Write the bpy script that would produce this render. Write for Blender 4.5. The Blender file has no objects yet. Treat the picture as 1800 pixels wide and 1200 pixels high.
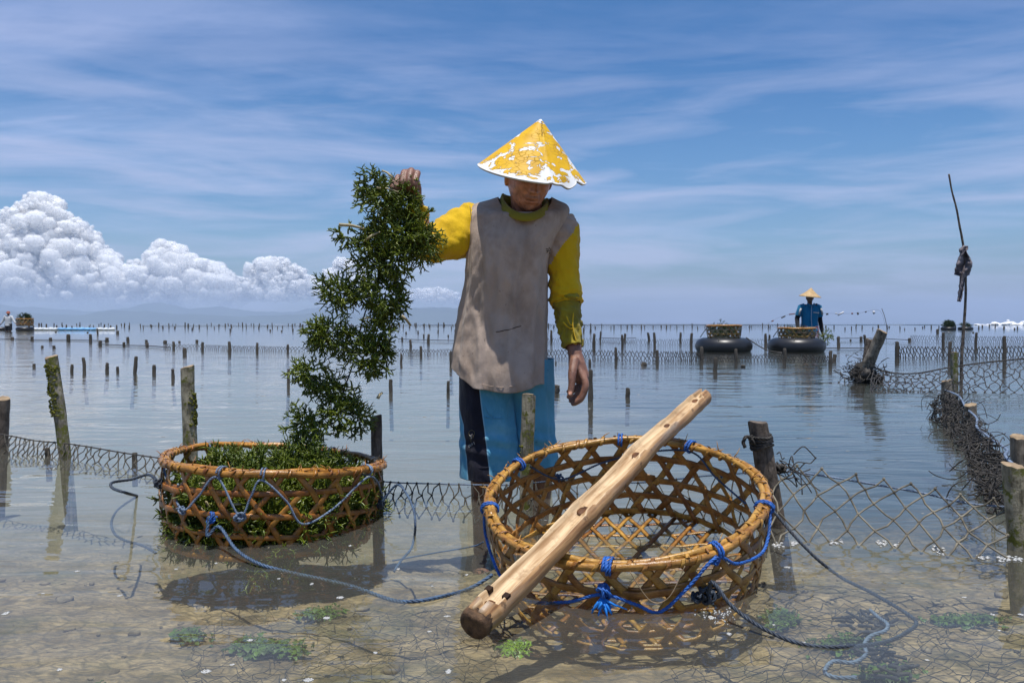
import bpy, math, random
import numpy as np
from mathutils import Vector, Matrix, Quaternion, noise as mn

SC = bpy.context.scene
COL = SC.collection
R = math.radians
random.seed(7)
RNG = np.random.default_rng(7)

# ------------------------------------------------------------------ camera, sky, sun, exposure
F = 1400.0                      # focal length in pixels of the 1800 px wide photograph
CAMZ = 0.60                     # height of the lens over the water
PITCH = math.atan(32 / F)
cam = bpy.data.cameras.new('camera')
cam.sensor_width = 36.0
cam.lens = 36.0 * F / 1800.0
cam.clip_start = 0.05
cam.clip_end = 120000
camo = bpy.data.objects.new('camera', cam)
COL.objects.link(camo)
camo.location = (0, 0, CAMZ)
camo.rotation_euler = (R(90) - PITCH, 0, 0)
SC.camera = camo

SUN = Vector((0.02, -0.145, 0.98)).normalized()
SUN_EL = math.asin(SUN.z)
SUN_AZ = math.atan2(SUN.x, SUN.y)
sl = bpy.data.lights.new('sun', 'SUN')
sl.energy = 3.9
sl.angle = R(0.5)
sl.color = (1.0, 0.96, 0.90)
slo = bpy.data.objects.new('sun', sl)
COL.objects.link(slo)
slo.rotation_euler = SUN.to_track_quat('Z', 'Y').to_euler()
slo.location = (0, 0, 20)

vs = SC.view_settings
vs.view_transform = 'Standard'
vs.look = 'None'
vs.exposure = 0.40
vs.gamma = 1.0
vs.use_curve_mapping = False
SC.cycles.max_bounces = 10
SC.cycles.transparent_max_bounces = 24
SC.cycles.volume_bounces = 1
SC.cycles.caustics_reflective = False
SC.cycles.caustics_refractive = False


# ------------------------------------------------------------------ node helpers
def N(t, kind, ins=None, **props):
    n = t.nodes.new(kind)
    for k, v in props.items():
        setattr(n, k, v)
    for k, v in (ins or {}).items():
        s = n.inputs[k]
        if isinstance(v, bpy.types.NodeSocket):
            t.links.new(v, s)
        else:
            if hasattr(s.default_value, '__len__') and not isinstance(v, (int, float)):
                v = tuple(v)
                if len(s.default_value) == 4 and len(v) == 3:
                    v = v + (1,)
            s.default_value = v
    return n


def math_(t, op, a, b=None, c=None, clamp=False):
    n = t.nodes.new('ShaderNodeMath')
    n.operation = op
    n.use_clamp = clamp
    for i, v in enumerate((a, b, c)):
        if v is None:
            continue
        if isinstance(v, bpy.types.NodeSocket):
            t.links.new(v, n.inputs[i])
        else:
            n.inputs[i].default_value = v
    return n.outputs[0]


def mixc(t, f, a, b, mode='MIX'):
    n = t.nodes.new('ShaderNodeMix')
    n.data_type = 'RGBA'
    n.blend_type = mode
    for i, v in ((0, f), (6, a), (7, b)):
        if isinstance(v, bpy.types.NodeSocket):
            t.links.new(v, n.inputs[i])
        elif i == 0:
            n.inputs[0].default_value = v
        else:
            n.inputs[i].default_value = tuple(v) + (1,) if len(v) == 3 else v
    return n.outputs[2]


def ramp(t, f, stops):
    n = t.nodes.new('ShaderNodeValToRGB')
    el = n.color_ramp.elements
    while len(el) < len(stops):
        el.new(0.5)
    for e, (p, c) in zip(el, stops):
        e.position = p
        e.color = (c, c, c, 1) if isinstance(c, (int, float)) else tuple(c) + (1,)
    t.links.new(f, n.inputs[0])
    return n.outputs[0]


def noise_(t, vec, scale, detail=4, rough=0.55, dist=0.0, out=0):
    n = N(t, 'ShaderNodeTexNoise', {'Scale': scale, 'Detail': detail, 'Roughness': rough, 'Distortion': dist})
    if vec is not None:
        t.links.new(vec, n.inputs['Vector'])
    return n.outputs[out]


def mapping(t, vec, scale=(1, 1, 1), rot=(0, 0, 0), loc=(0, 0, 0)):
    return N(t, 'ShaderNodeMapping', {'Vector': vec, 'Scale': scale, 'Rotation': rot, 'Location': loc}).outputs[0]


def new_mat(name):
    m = bpy.data.materials.new(name)
    m.use_nodes = True
    t = m.node_tree
    t.nodes.clear()
    o = t.nodes.new('ShaderNodeOutputMaterial')
    return m, t, o


def surf_mat(name, col, rough=0.6, spec=0.5, var=0.25, vscale=20.0, stretch=(1, 1, 1), col2=None, bump=0.0, bscale=60.0,
             bdist=0.002, detail=5, coat=0.0, ramp_at=(0.35, 0.7), sheen=0.0, rough_var=0.0):
    """A plain surface whose colour wanders between two tones, with fine relief."""
    m, t, o = new_mat(name)
    tc = t.nodes.new('ShaderNodeTexCoord').outputs['Object']
    v = mapping(t, tc, stretch)
    c2 = col2 or tuple(c * (1 - var) for c in col)
    f = ramp(t, noise_(t, v, vscale, detail), [(ramp_at[0], 0.0), (ramp_at[1], 1.0)])
    c = mixc(t, f, c2, col)
    b = N(t, 'ShaderNodeBsdfPrincipled', {'Base Color': c, 'Roughness': rough, 'Specular IOR Level': spec, 'Coat Weight': coat,
                                          'Sheen Weight': sheen})
    if rough_var:
        rr = ramp(t, noise_(t, v, vscale * 2.3, 3), [(0.3, max(0.05, rough - rough_var)), (0.7, rough)])
        t.links.new(rr, b.inputs['Roughness'])
    if bump:
        bn = N(t, 'ShaderNodeBump', {'Strength': bump, 'Distance': bdist, 'Height': noise_(t, v, bscale, 6, 0.65)})
        t.links.new(bn.outputs[0], b.inputs['Normal'])
    t.links.new(b.outputs[0], o.inputs[0])
    return m


# ------------------------------------------------------------------ world: daylight sky with thin high cloud
world = bpy.data.worlds.new('World')
SC.world = world
world.use_nodes = True
wt = world.node_tree
wt.nodes.clear()
wo = wt.nodes.new('ShaderNodeOutputWorld')
bg = wt.nodes.new('ShaderNodeBackground')
bg.inputs['Strength'].default_value = 0.10
sky = wt.nodes.new('ShaderNodeTexSky')
sky.sky_type = 'NISHITA'
sky.sun_disc = False
sky.sun_elevation = SUN_EL
sky.sun_rotation = SUN_AZ
sky.altitude = 0
sky.air_density = 1.0
sky.dust_density = 0.6
sky.ozone_density = 3.0
wd = wt.nodes.new('ShaderNodeTexCoord').outputs['Generated']
sx = N(wt, 'ShaderNodeSeparateXYZ', {'Vector': wd})
zc = math_(wt, 'MAXIMUM', sx.outputs[2], 0.0)
den = math_(wt, 'ADD', zc, 0.10)
cp = N(wt, 'ShaderNodeCombineXYZ', {'X': math_(wt, 'DIVIDE', sx.outputs[0], den), 'Y': math_(wt, 'DIVIDE', sx.outputs[1], den)}).outputs[0]
w1 = noise_(wt, mapping(wt, cp, (0.55, 1.0, 1), (0, 0, R(-24)), (3.1, 1.7, 0)), 1.1, 7, 0.58, 0.9)
w2 = noise_(wt, mapping(wt, cp, (0.30, 1.5, 1), (0, 0, R(14)), (7.3, 2.2, 0)), 1.5, 6, 0.62, 0.5)
w3 = noise_(wt, mapping(wt, cp, (0.25, 0.25, 1), (0, 0, 0), (1.3, 5.2, 0)), 1.0, 2, 0.5, 0.0)
cm = math_(wt, 'ADD', math_(wt, 'MULTIPLY', w1, 0.55), math_(wt, 'MULTIPLY', w2, 0.45))
cm = math_(wt, 'ADD', cm, math_(wt, 'MULTIPLY', math_(wt, 'SUBTRACT', w3, 0.5), 0.5))
cirrus = ramp(wt, cm, [(0.47, 0.0), (0.58, 0.30), (0.70, 0.80)])
low = ramp(wt, zc, [(0.0, 0.30), (0.12, 0.75), (0.22, 0.70), (0.36, 0.42), (0.8, 0.25)])
cmask = math_(wt, 'MULTIPLY', cirrus, low)
# a broad veil of thin cloud low over the horizon
w4 = noise_(wt, mapping(wt, wd, (2.2, 2.2, 16.0), (0, 0, 0), (0.4, 0.2, 0.1)), 1.7, 6, 0.55, 0.4)
veil = math_(wt, 'MULTIPLY', ramp(wt, w4, [(0.44, 0.0), (0.66, 0.62)]), ramp(wt, zc, [(0.0, 0.5), (0.06, 1.0), (0.22, 0.7), (0.36, 0.0)]))
sun_rgb = N(wt, 'ShaderNodeHueSaturation', {'Hue': 0.497, 'Saturation': 1.18, 'Value': 1.0, 'Color': sky.outputs[0]}).outputs[0]
hz = ramp(wt, zc, [(0.0, (0.33, 0.365, 0.425)), (0.10, (0.59, 0.69, 0.80)), (0.20, (0.56, 0.73, 0.88)), (0.32, (0.38, 0.64, 0.85)), (0.7, (0.95, 0.97, 1.0))])
skc = mixc(wt, 1.0, sun_rgb, hz, 'MULTIPLY')
c1 = mixc(wt, cmask, skc, (4.6, 5.2, 7.6))
c2 = mixc(wt, veil, c1, (4.5, 4.8, 6.7))
wt.links.new(c2, bg.inputs['Color'])
wt.links.new(bg.outputs[0], wo.inputs[0])


# ------------------------------------------------------------------ places: a pixel of the photograph at a chosen distance
CP, SP = math.cos(PITCH), math.sin(PITCH)


def ray(px, py):
    u, v = (px - 900) / F, -(py - 600) / F
    return Vector((u, CP + v * SP, -SP + v * CP))


def W(px, py, Y):
    d = ray(px, py)
    s = Y / d.y
    return Vector((d.x * s, Y, CAMZ + d.z * s))


def G(px, py, z=0.0):
    d = ray(px, py)
    s = (z - CAMZ) / d.z
    return Vector((d.x * s, d.y * s, z))


def WZ(px, z, Y):
    return Vector(((px - 900) / F * Y, Y, z))


def PXM(Y):
    return F / Y


def fbm(x, y, z=0.0, octv=4):
    return mn.fractal(Vector((x, y, z)), 1.0, 2.0, octv)


# ------------------------------------------------------------------ mesh helpers
class MB:
    def __init__(self):
        self.v, self.f, self.m = [], [], []

    def add(self, verts, faces, mi=0):
        b = len(self.v)
        self.v.extend([tuple(p) for p in verts])
        self.f.extend([tuple(i + b for i in f) for f in faces])
        self.m.extend([mi] * len(faces))
        return b

    def loft(self, rings, cap0=True, cap1=True, mi=0, mif=None):
        n = len(rings[0])
        base = len(self.v)
        for r in rings:
            self.v.extend([tuple(p) for p in r])
        for i in range(len(rings) - 1):
            for j in range(n):
                a = base + i * n + j
                b = base + i * n + (j + 1) % n
                self.f.append((a, b, b + n, a + n))
                self.m.append(mif(i, j) if mif else mi)
        if cap0:
            self.f.append(tuple(base + j for j in reversed(range(n))))
            self.m.append(mi)
        if cap1:
            e = base + (len(rings) - 1) * n
            self.f.append(tuple(e + j for j in range(n)))
            self.m.append(mi)

    def tube(self, path, rad, sides=8, caps=True, mi=0, squash=1.0, up=None, twist=0.0, rnd=0.0, rounded=False):
        pts = [Vector(p) for p in path]
        n = len(pts)
        rr = [rad] * n if isinstance(rad, (int, float)) else list(rad)
        if rounded:
            t0 = (pts[0] - pts[1]).normalized()
            t1 = (pts[-1] - pts[-2]).normalized()
            a = [(pts[0] + t0 * rr[0] * s, rr[0] * c) for s, c in ((0.95, 0.30), (0.7, 0.71), (0.38, 0.92))]
            b = [(pts[-1] + t1 * rr[-1] * s, rr[-1] * c) for s, c in ((0.38, 0.92), (0.7, 0.71), (0.95, 0.30))]
            pts = [p for p, _ in a] + pts + [p for p, _ in b]
            rr = [q for _, q in a] + rr + [q for _, q in b]
            n = len(pts)
        rings = []
        nrm = None
        for i in range(n):
            t = (pts[min(i + 1, n - 1)] - pts[max(i - 1, 0)])
            if t.length < 1e-9:
                t = Vector((0, 0, 1))
            t.normalize()
            if nrm is None:
                a = Vector(up) if up is not None else (Vector((0, 0, 1)) if abs(t.z) < 0.9 else Vector((1, 0, 0)))
                nrm = (a - t * a.dot(t)).normalized()
            else:
                nrm = nrm - t * nrm.dot(t)
                nrm = nrm.normalized() if nrm.length > 1e-6 else t.orthogonal().normalized()
            bi = t.cross(nrm)
            ring = []
            for k in range(sides):
                a = 2 * math.pi * k / sides + twist * i
                q = rr[i] * (1 + (rnd * random.uniform(-1, 1) if rnd else 0))
                ring.append(pts[i] + nrm * (q * math.cos(a) * squash) + bi * (q * math.sin(a)))
            rings.append(ring)
        self.loft(rings, caps, caps, mi)

    def box(self, c, s, rot=None, mi=0):
        c = Vector(c)
        vs_ = []
        for x in (-1, 1):
            for y in (-1, 1):
                for z in (-1, 1):
                    p = Vector((x * s[0] / 2, y * s[1] / 2, z * s[2] / 2))
                    vs_.append(c + (rot @ p if rot else p))
        self.add(vs_, [(0, 1, 3, 2), (4, 6, 7, 5), (0, 4, 5, 1), (2, 3, 7, 6), (0, 2, 6, 4), (1, 5, 7, 3)], mi)

    def ball(self, c, r, seg=10, ring=7, mi=0, rot=None, noise_amp=0.0, fr=3.0):
        c = Vector(c)
        r = (r, r, r) if isinstance(r, (int, float)) else r
        vs_, fs = [], []
        for i in range(ring + 1):
            ph = math.pi * i / ring
            for j in range(seg):
                th = 2 * math.pi * j / seg
                d = Vector((math.sin(ph) * math.cos(th), math.sin(ph) * math.sin(th), math.cos(ph)))
                k = 1 + (noise_amp * mn.noise(d * fr + c * 37) if noise_amp else 0)
                p = Vector((d.x * r[0] * k, d.y * r[1] * k, d.z * r[2] * k))
                vs_.append(c + (rot @ p if rot else p))
        for i in range(ring):
            for j in range(seg):
                a, b = i * seg + j, i * seg + (j + 1) % seg
                fs.append((a, a + seg, b + seg, b))
        self.add(vs_, fs, mi)

    def mesh(self, name, mats, smooth=True):
        me = bpy.data.meshes.new(name)
        me.from_pydata([tuple(p) for p in self.v], [], self.f)
        for m in (mats if isinstance(mats, (list, tuple)) else [mats]):
            me.materials.append(m)
        if len(me.materials) > 1:
            me.polygons.foreach_set('material_index', np.array(self.m, dtype=np.int32))
        if smooth:
            me.polygons.foreach_set('use_smooth', np.ones(len(me.polygons), dtype=bool))
        me.update()
        return me


def tag(o, label=None, cat=None, group=None, kind=None):
    if label:
        o['label'] = label
    if cat:
        o['category'] = cat
    if group:
        o['group'] = group
    if kind:
        o['kind'] = kind
    return o


def link(name, me, parent=None):
    o = bpy.data.objects.new(name, me)
    COL.objects.link(o)
    if parent is not None:
        o.parent = parent
        o.matrix_parent_inverse = WM[parent.name].inverted()   # children are modelled in world coordinates
        WM[o.name] = Matrix.Identity(4)
    else:
        WM[o.name] = Matrix.Identity(4)
    return o


WM = {}


def build(name, mb, mats, parent=None, smooth=True):
    return link(name, mb.mesh(name, mats, smooth), parent)


def empty(name, loc, label, cat, group=None):
    o = bpy.data.objects.new(name, None)
    o.empty_display_size = 0.1
    COL.objects.link(o)
    o.location = loc
    WM[o.name] = Matrix.Translation(Vector(loc))
    return tag(o, label, cat, group)


def copy_tree(o, parent=None):
    c = o.copy()
    COL.objects.link(c)
    if parent is not None:
        c.parent = parent
    for ch in o.children:
        copy_tree(ch, c)
    return c


def evaluated(o):
    dg = bpy.context.evaluated_depsgraph_get()
    return bpy.data.meshes.new_from_object(o.evaluated_get(dg))


def remeshed(mb, voxel, smooth=2, mats=()):
    """One continuous skin grown over overlapping closed shapes."""
    me = mb.mesh('skin_source', [])
    o = bpy.data.objects.new('skin_source', me)
    COL.objects.link(o)
    m = o.modifiers.new('r', 'REMESH')
    m.mode = 'VOXEL'
    m.voxel_size = voxel
    if smooth:
        s = o.modifiers.new('s', 'SMOOTH')
        s.iterations = smooth
        s.factor = 0.5
    out = evaluated(o)
    bpy.data.objects.remove(o)
    out.materials.clear()
    for k in mats:
        out.materials.append(k)
    out.polygons.foreach_set('use_smooth', np.ones(len(out.polygons), dtype=bool))
    return out


def spline(pts, per=8, closed=False):
    pts = [Vector(p) for p in pts]
    out = []
    n = len(pts)
    rng = range(n) if closed else range(n - 1)
    for i in rng:
        if closed:
            a, b, c, d = pts[(i - 1) % n], pts[i], pts[(i + 1) % n], pts[(i + 2) % n]
        else:
            a, b, c, d = pts[max(i - 1, 0)], pts[i], pts[i + 1], pts[min(i + 2, n - 1)]
        for k in range(per):
            s = k / per
            out.append(0.5 * ((2 * b) + (c - a) * s + (2 * a - 5 * b + 4 * c - d) * s * s + (3 * b - a - 3 * c + d) * s ** 3))
    if not closed:
        out.append(pts[-1])
    return out


def resample(pts, step):
    out = [pts[0].copy()]
    need = step
    for a, b in zip(pts[:-1], pts[1:]):
        L = (b - a).length
        if L < 1e-9:
            continue
        s = need
        while s <= L:
            out.append(a + (b - a) * (s / L))
            s += step
        need = s - L
    return out


def twisted(mb, pts, r, pitch=None, mi=0, sides=5):
    """Laid rope: three strands wound round each other."""
    pitch = pitch or r * 7.5
    p = resample(spline(pts, 10), pitch / 7)
    if len(p) < 3:
        return
    n = len(p)
    fr = []
    nrm = None
    for i in range(n):
        t = (p[min(i + 1, n - 1)] - p[max(i - 1, 0)]).normalized()
        if nrm is None:
            nrm = t.orthogonal().normalized()
        else:
            nrm = (nrm - t * nrm.dot(t)).normalized()
        fr.append((nrm.copy(), t.cross(nrm)))
    for s in range(3):
        path = []
        for i in range(n):
            a = 2 * math.pi * (i / 7.0 + s / 3.0)
            path.append(p[i] + (fr[i][0] * math.cos(a) + fr[i][1] * math.sin(a)) * r * 0.48)
        mb.tube(path, r * 0.56, sides, True, mi)


def knot(mb, c, r, mi=0, turns=5, seed=1):
    rd = random.Random(seed)
    c = Vector(c)
    for k in range(turns):
        ax = Vector((rd.uniform(-1, 1), rd.uniform(-1, 1), rd.uniform(-1, 1))).normalized()
        a = ax.orthogonal().normalized()
        b = ax.cross(a)
        rr = r * rd.uniform(0.7, 1.15)
        off = Vector((rd.uniform(-1, 1), rd.uniform(-1, 1), rd.uniform(-1, 1))) * r * 0.4
        path = [c + off + (a * math.cos(t) + b * math.sin(t)) * rr for t in np.linspace(0, 5.4, 14)]
        twisted(mb, path, r * 0.30, None, mi, 4)


# ------------------------------------------------------------------ the setting: seabed, sea, hills, cloud bank, surf, haze
def depth_at(x, y):
    pts = [(-50, 0.30), (0, 0.02), (0.9, -0.035), (1.3, -0.070), (1.7, -0.135), (2.1, -0.165), (2.45, -0.20), (2.8, -0.26), (3.4, -0.34),
           (6, -0.42), (20, -0.5), (120, -1.0), (600, -3.0), (19000, -8.0)]
    for (a, za), (b, zb) in zip(pts[:-1], pts[1:]):
        if y <= b:
            return za + (zb - za) * (y - a) / (b - a)
    return -8.0


def make_seabed():
    xs = np.concatenate([[-19000, -6000, -2000, -600, -200, -70, -30, -14, -8, -5, -3.5, -2.6], np.arange(-2.1, 2.3, 0.02),
                         [2.8, 3.6, 5, 8, 14, 30, 70, 200, 600, 2000, 6000, 19000]])
    ys = np.concatenate([[-18, -8, -3, -1, 0, 0.5], np.arange(0.8, 4.2, 0.02), [4.5, 5, 6, 8, 11, 16, 25, 40, 70, 130, 300, 900, 3000, 9000, 19000]])
    vs_, fs = [], []
    nx, ny = len(xs), len(ys)
    for y in ys:
        for x in xs:
            z = depth_at(x, y)
            if 0.6 < y < 4.5 and -2.4 < x < 2.6:
                z += 0.016 * fbm(x * 3.0, y * 4.5, 0.3, 3) + 0.007 * fbm(x * 14, y * 20, 3.1, 3)
                z -= 0.006 * abs(fbm(x * 9, y * 16, 7.7, 3))
            z = min(z, -0.02) if y > 0.7 else z
            vs_.append((x, y, z))
    for j in range(ny - 1):
        for i in range(nx - 1):
            a = j * nx + i
            fs.append((a, a + 1, a + 1 + nx, a + nx))
    me = bpy.data.meshes.new('seabed')
    me.from_pydata(vs_, [], fs)
    me.polygons.foreach_set('use_smooth', np.ones(len(fs), dtype=bool))
    m, t, o = new_mat('seabed_sand')
    tc = t.nodes.new('ShaderNodeTexCoord').outputs['Object']
    sand = mixc(t, ramp(t, noise_(t, tc, 9, 6, 0.62), [(0.36, 0), (0.62, 1)]), (0.175, 0.122, 0.064), (0.46, 0.335, 0.190))
    grit = ramp(t, noise_(t, mapping(t, tc, (1, 2.2, 1), (0, 0, R(12))), 34, 7, 0.7, 0.6), [(0.38, 0), (0.56, 1)])
    sand = mixc(t, math_(t, 'MULTIPLY', math_(t, 'SUBTRACT', 1.0, grit), 0.75), sand, (0.085, 0.075, 0.058))
    vor = N(t, 'ShaderNodeTexVoronoi', {'Vector': mapping(t, tc, (1, 1.6, 1)), 'Scale': 17.0, 'Randomness': 1.0}, feature='DISTANCE_TO_EDGE')
    sand = mixc(t, ramp(t, vor.outputs['Distance'], [(0.0, 0.55), (0.09, 0.0)]), sand, (0.075, 0.066, 0.05))
    weed = ramp(t, noise_(t, tc, 2.6, 5, 0.6, 0.4), [(0.50, 0), (0.66, 1)])
    sand = mixc(t, math_(t, 'MULTIPLY', weed, 0.5), sand, (0.075, 0.085, 0.03))
    # sea grass takes over on the deeper bed behind the nets
    sp = N(t, 'ShaderNodeSeparateXYZ', {'Vector': tc})
    deep = ramp(t, math_(t, 'ADD', math_(t, 'MULTIPLY', sp.outputs[1], 0.2), math_(t, 'MULTIPLY', noise_(t, tc, 2.0, 4), 0.16)),
                [(0.52, 0), (0.95, 1)])
    patch = ramp(t, math_(t, 'ADD', math_(t, 'MULTIPLY', sp.outputs[0], 0.22), noise_(t, mapping(t, tc, (0.5, 0.8, 1)), 1.0, 4)), [(0.60, 0), (0.86, 1)])
    far_bed = mixc(t, patch, (0.23, 0.215, 0.175), (0.035, 0.052, 0.058))
    bed = mixc(t, deep, sand, far_bed)
    b = N(t, 'ShaderNodeBsdfPrincipled', {'Base Color': bed, 'Roughness': 0.9, 'Specular IOR Level': 0.1})
    bn = N(t, 'ShaderNodeBump', {'Strength': 0.8, 'Distance': 0.012, 'Height': noise_(t, tc, 40, 7, 0.65)})
    t.links.new(bn.outputs[0], b.inputs['Normal'])
    t.links.new(b.outputs[0], o.inputs[0])
    me.materials.append(m)
    tag(link('seabed', me), kind='structure')


make_seabed()


def make_sea():
    m, t, o = new_mat('sea_water')
    pos = t.nodes.new('ShaderNodeNewGeometry').outputs['Position']
    big = noise_(t, mapping(t, pos, (0.5, 1.5, 1), (0, 0, R(4))), 1.0, 2, 0.45, 0.4)
    mid = noise_(t, mapping(t, pos, (2.0, 6.5, 1), (0, 0, R(-6))), 1.0, 2, 0.5, 0.6)
    fine = noise_(t, mapping(t, pos, (9, 18, 1), (0, 0, R(11))), 1.0, 2, 0.5, 0.4)
    gust = ramp(t, noise_(t, mapping(t, pos, (0.35, 0.6, 1)), 1.0, 3), [(0.35, 0.35), (0.65, 1.0)])
    h = math_(t, 'ADD', math_(t, 'MULTIPLY', big, 0.0150), math_(t, 'MULTIPLY', mid, 0.0066))
    h = math_(t, 'ADD', h, math_(t, 'MULTIPLY', math_(t, 'MULTIPLY', fine, 0.0010), gust))
    bn = N(t, 'ShaderNodeBump', {'Strength': 1.0, 'Distance': 1.0, 'Height': h})
    fr = N(t, 'ShaderNodeFresnel', {'IOR': 1.33, 'Normal': bn.outputs[0]})
    tr = N(t, 'ShaderNodeBsdfTransparent', {'Color': (0.90, 0.95, 0.93)})
    silt = N(t, 'ShaderNodeBsdfDiffuse', {'Color': (0.42, 0.415, 0.365)})
    body = N(t, 'ShaderNodeMixShader', {0: 0.095})
    t.links.new(tr.outputs[0], body.inputs[1])
    t.links.new(silt.outputs[0], body.inputs[2])
    gl = N(t, 'ShaderNodeBsdfGlossy', {'Color': (1, 1, 1), 'Roughness': 0.03, 'Normal': bn.outputs[0]})
    mx = N(t, 'ShaderNodeMixShader', {0: fr.outputs[0]})
    t.links.new(body.outputs[0], mx.inputs[1])
    t.links.new(gl.outputs[0], mx.inputs[2])
    t.links.new(mx.outputs[0], o.inputs[0])
    mb = MB()
    xs = [-18500, -200, -20, -3, 3, 20, 200, 18500]
    ys = [-17, -2, 3, 12, 60, 400, 18500]
    vs_ = [(x, y, 0) for y in ys for x in xs]
    fs = [(j * 8 + i, j * 8 + i + 1, j * 8 + i + 9, j * 8 + i + 8) for j in range(len(ys) - 1) for i in range(7)]
    mb.add(vs_, fs)
    tag(build('sea', mb, m), kind='structure')


make_sea()


def ridge(name, Y, prof, seed, depth, mat):
    xs = np.linspace(prof[0][0], prof[-1][0], 220)
    hp = np.interp(xs, [p[0] for p in prof], [p[1] for p in prof])
    mb = MB()
    rows = 9
    for r in range(rows):
        s = r / (rows - 1)
        k = math.sin(math.pi * s) ** 0.9
        for x, h in zip(xs, hp):
            yy = Y + (s - 0.5) * depth
            hh = max(0.0, h) * k * (1 + 0.22 * fbm(x * 0.02, s * 3, seed, 5))
            p = ((x - 900) / F * Y, yy, -6 + hh / F * Y)
            mb.v.append(p)
    n = len(xs)
    for r in range(rows - 1):
        for i in range(n - 1):
            a = r * n + i
            mb.f.append((a, a + 1, a + n + 1, a + n))
            mb.m.append(0)
    tag(build(name, mb, mat), kind='structure')


M_hill = surf_mat('forested_hills', (0.055, 0.075, 0.05), 0.95, 0.1, 0.4, 0.004)
ridge('hills', 12500, [(-260, 20), (-60, 26), (0, 22), (95, 17), (150, 14), (190, 22), (255, 21), (310, 18), (370, 16), (430, 13), (520, 15),
                       (585, 22), (640, 17), (700, 26), (760, 31), (800, 27), (840, 16), (890, 7), (930, 0)], 3.0, 2500, M_hill)
ridge('mountains', 16200, [(-320, 30), (-60, 34), (40, 30), (100, 26), (180, 20), (260, 34), (330, 30), (420, 24), (500, 21), (580, 28),
                           (680, 28), (760, 30), (830, 18), (900, 8), (960, 0)], 9.0, 2600, M_hill)


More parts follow.
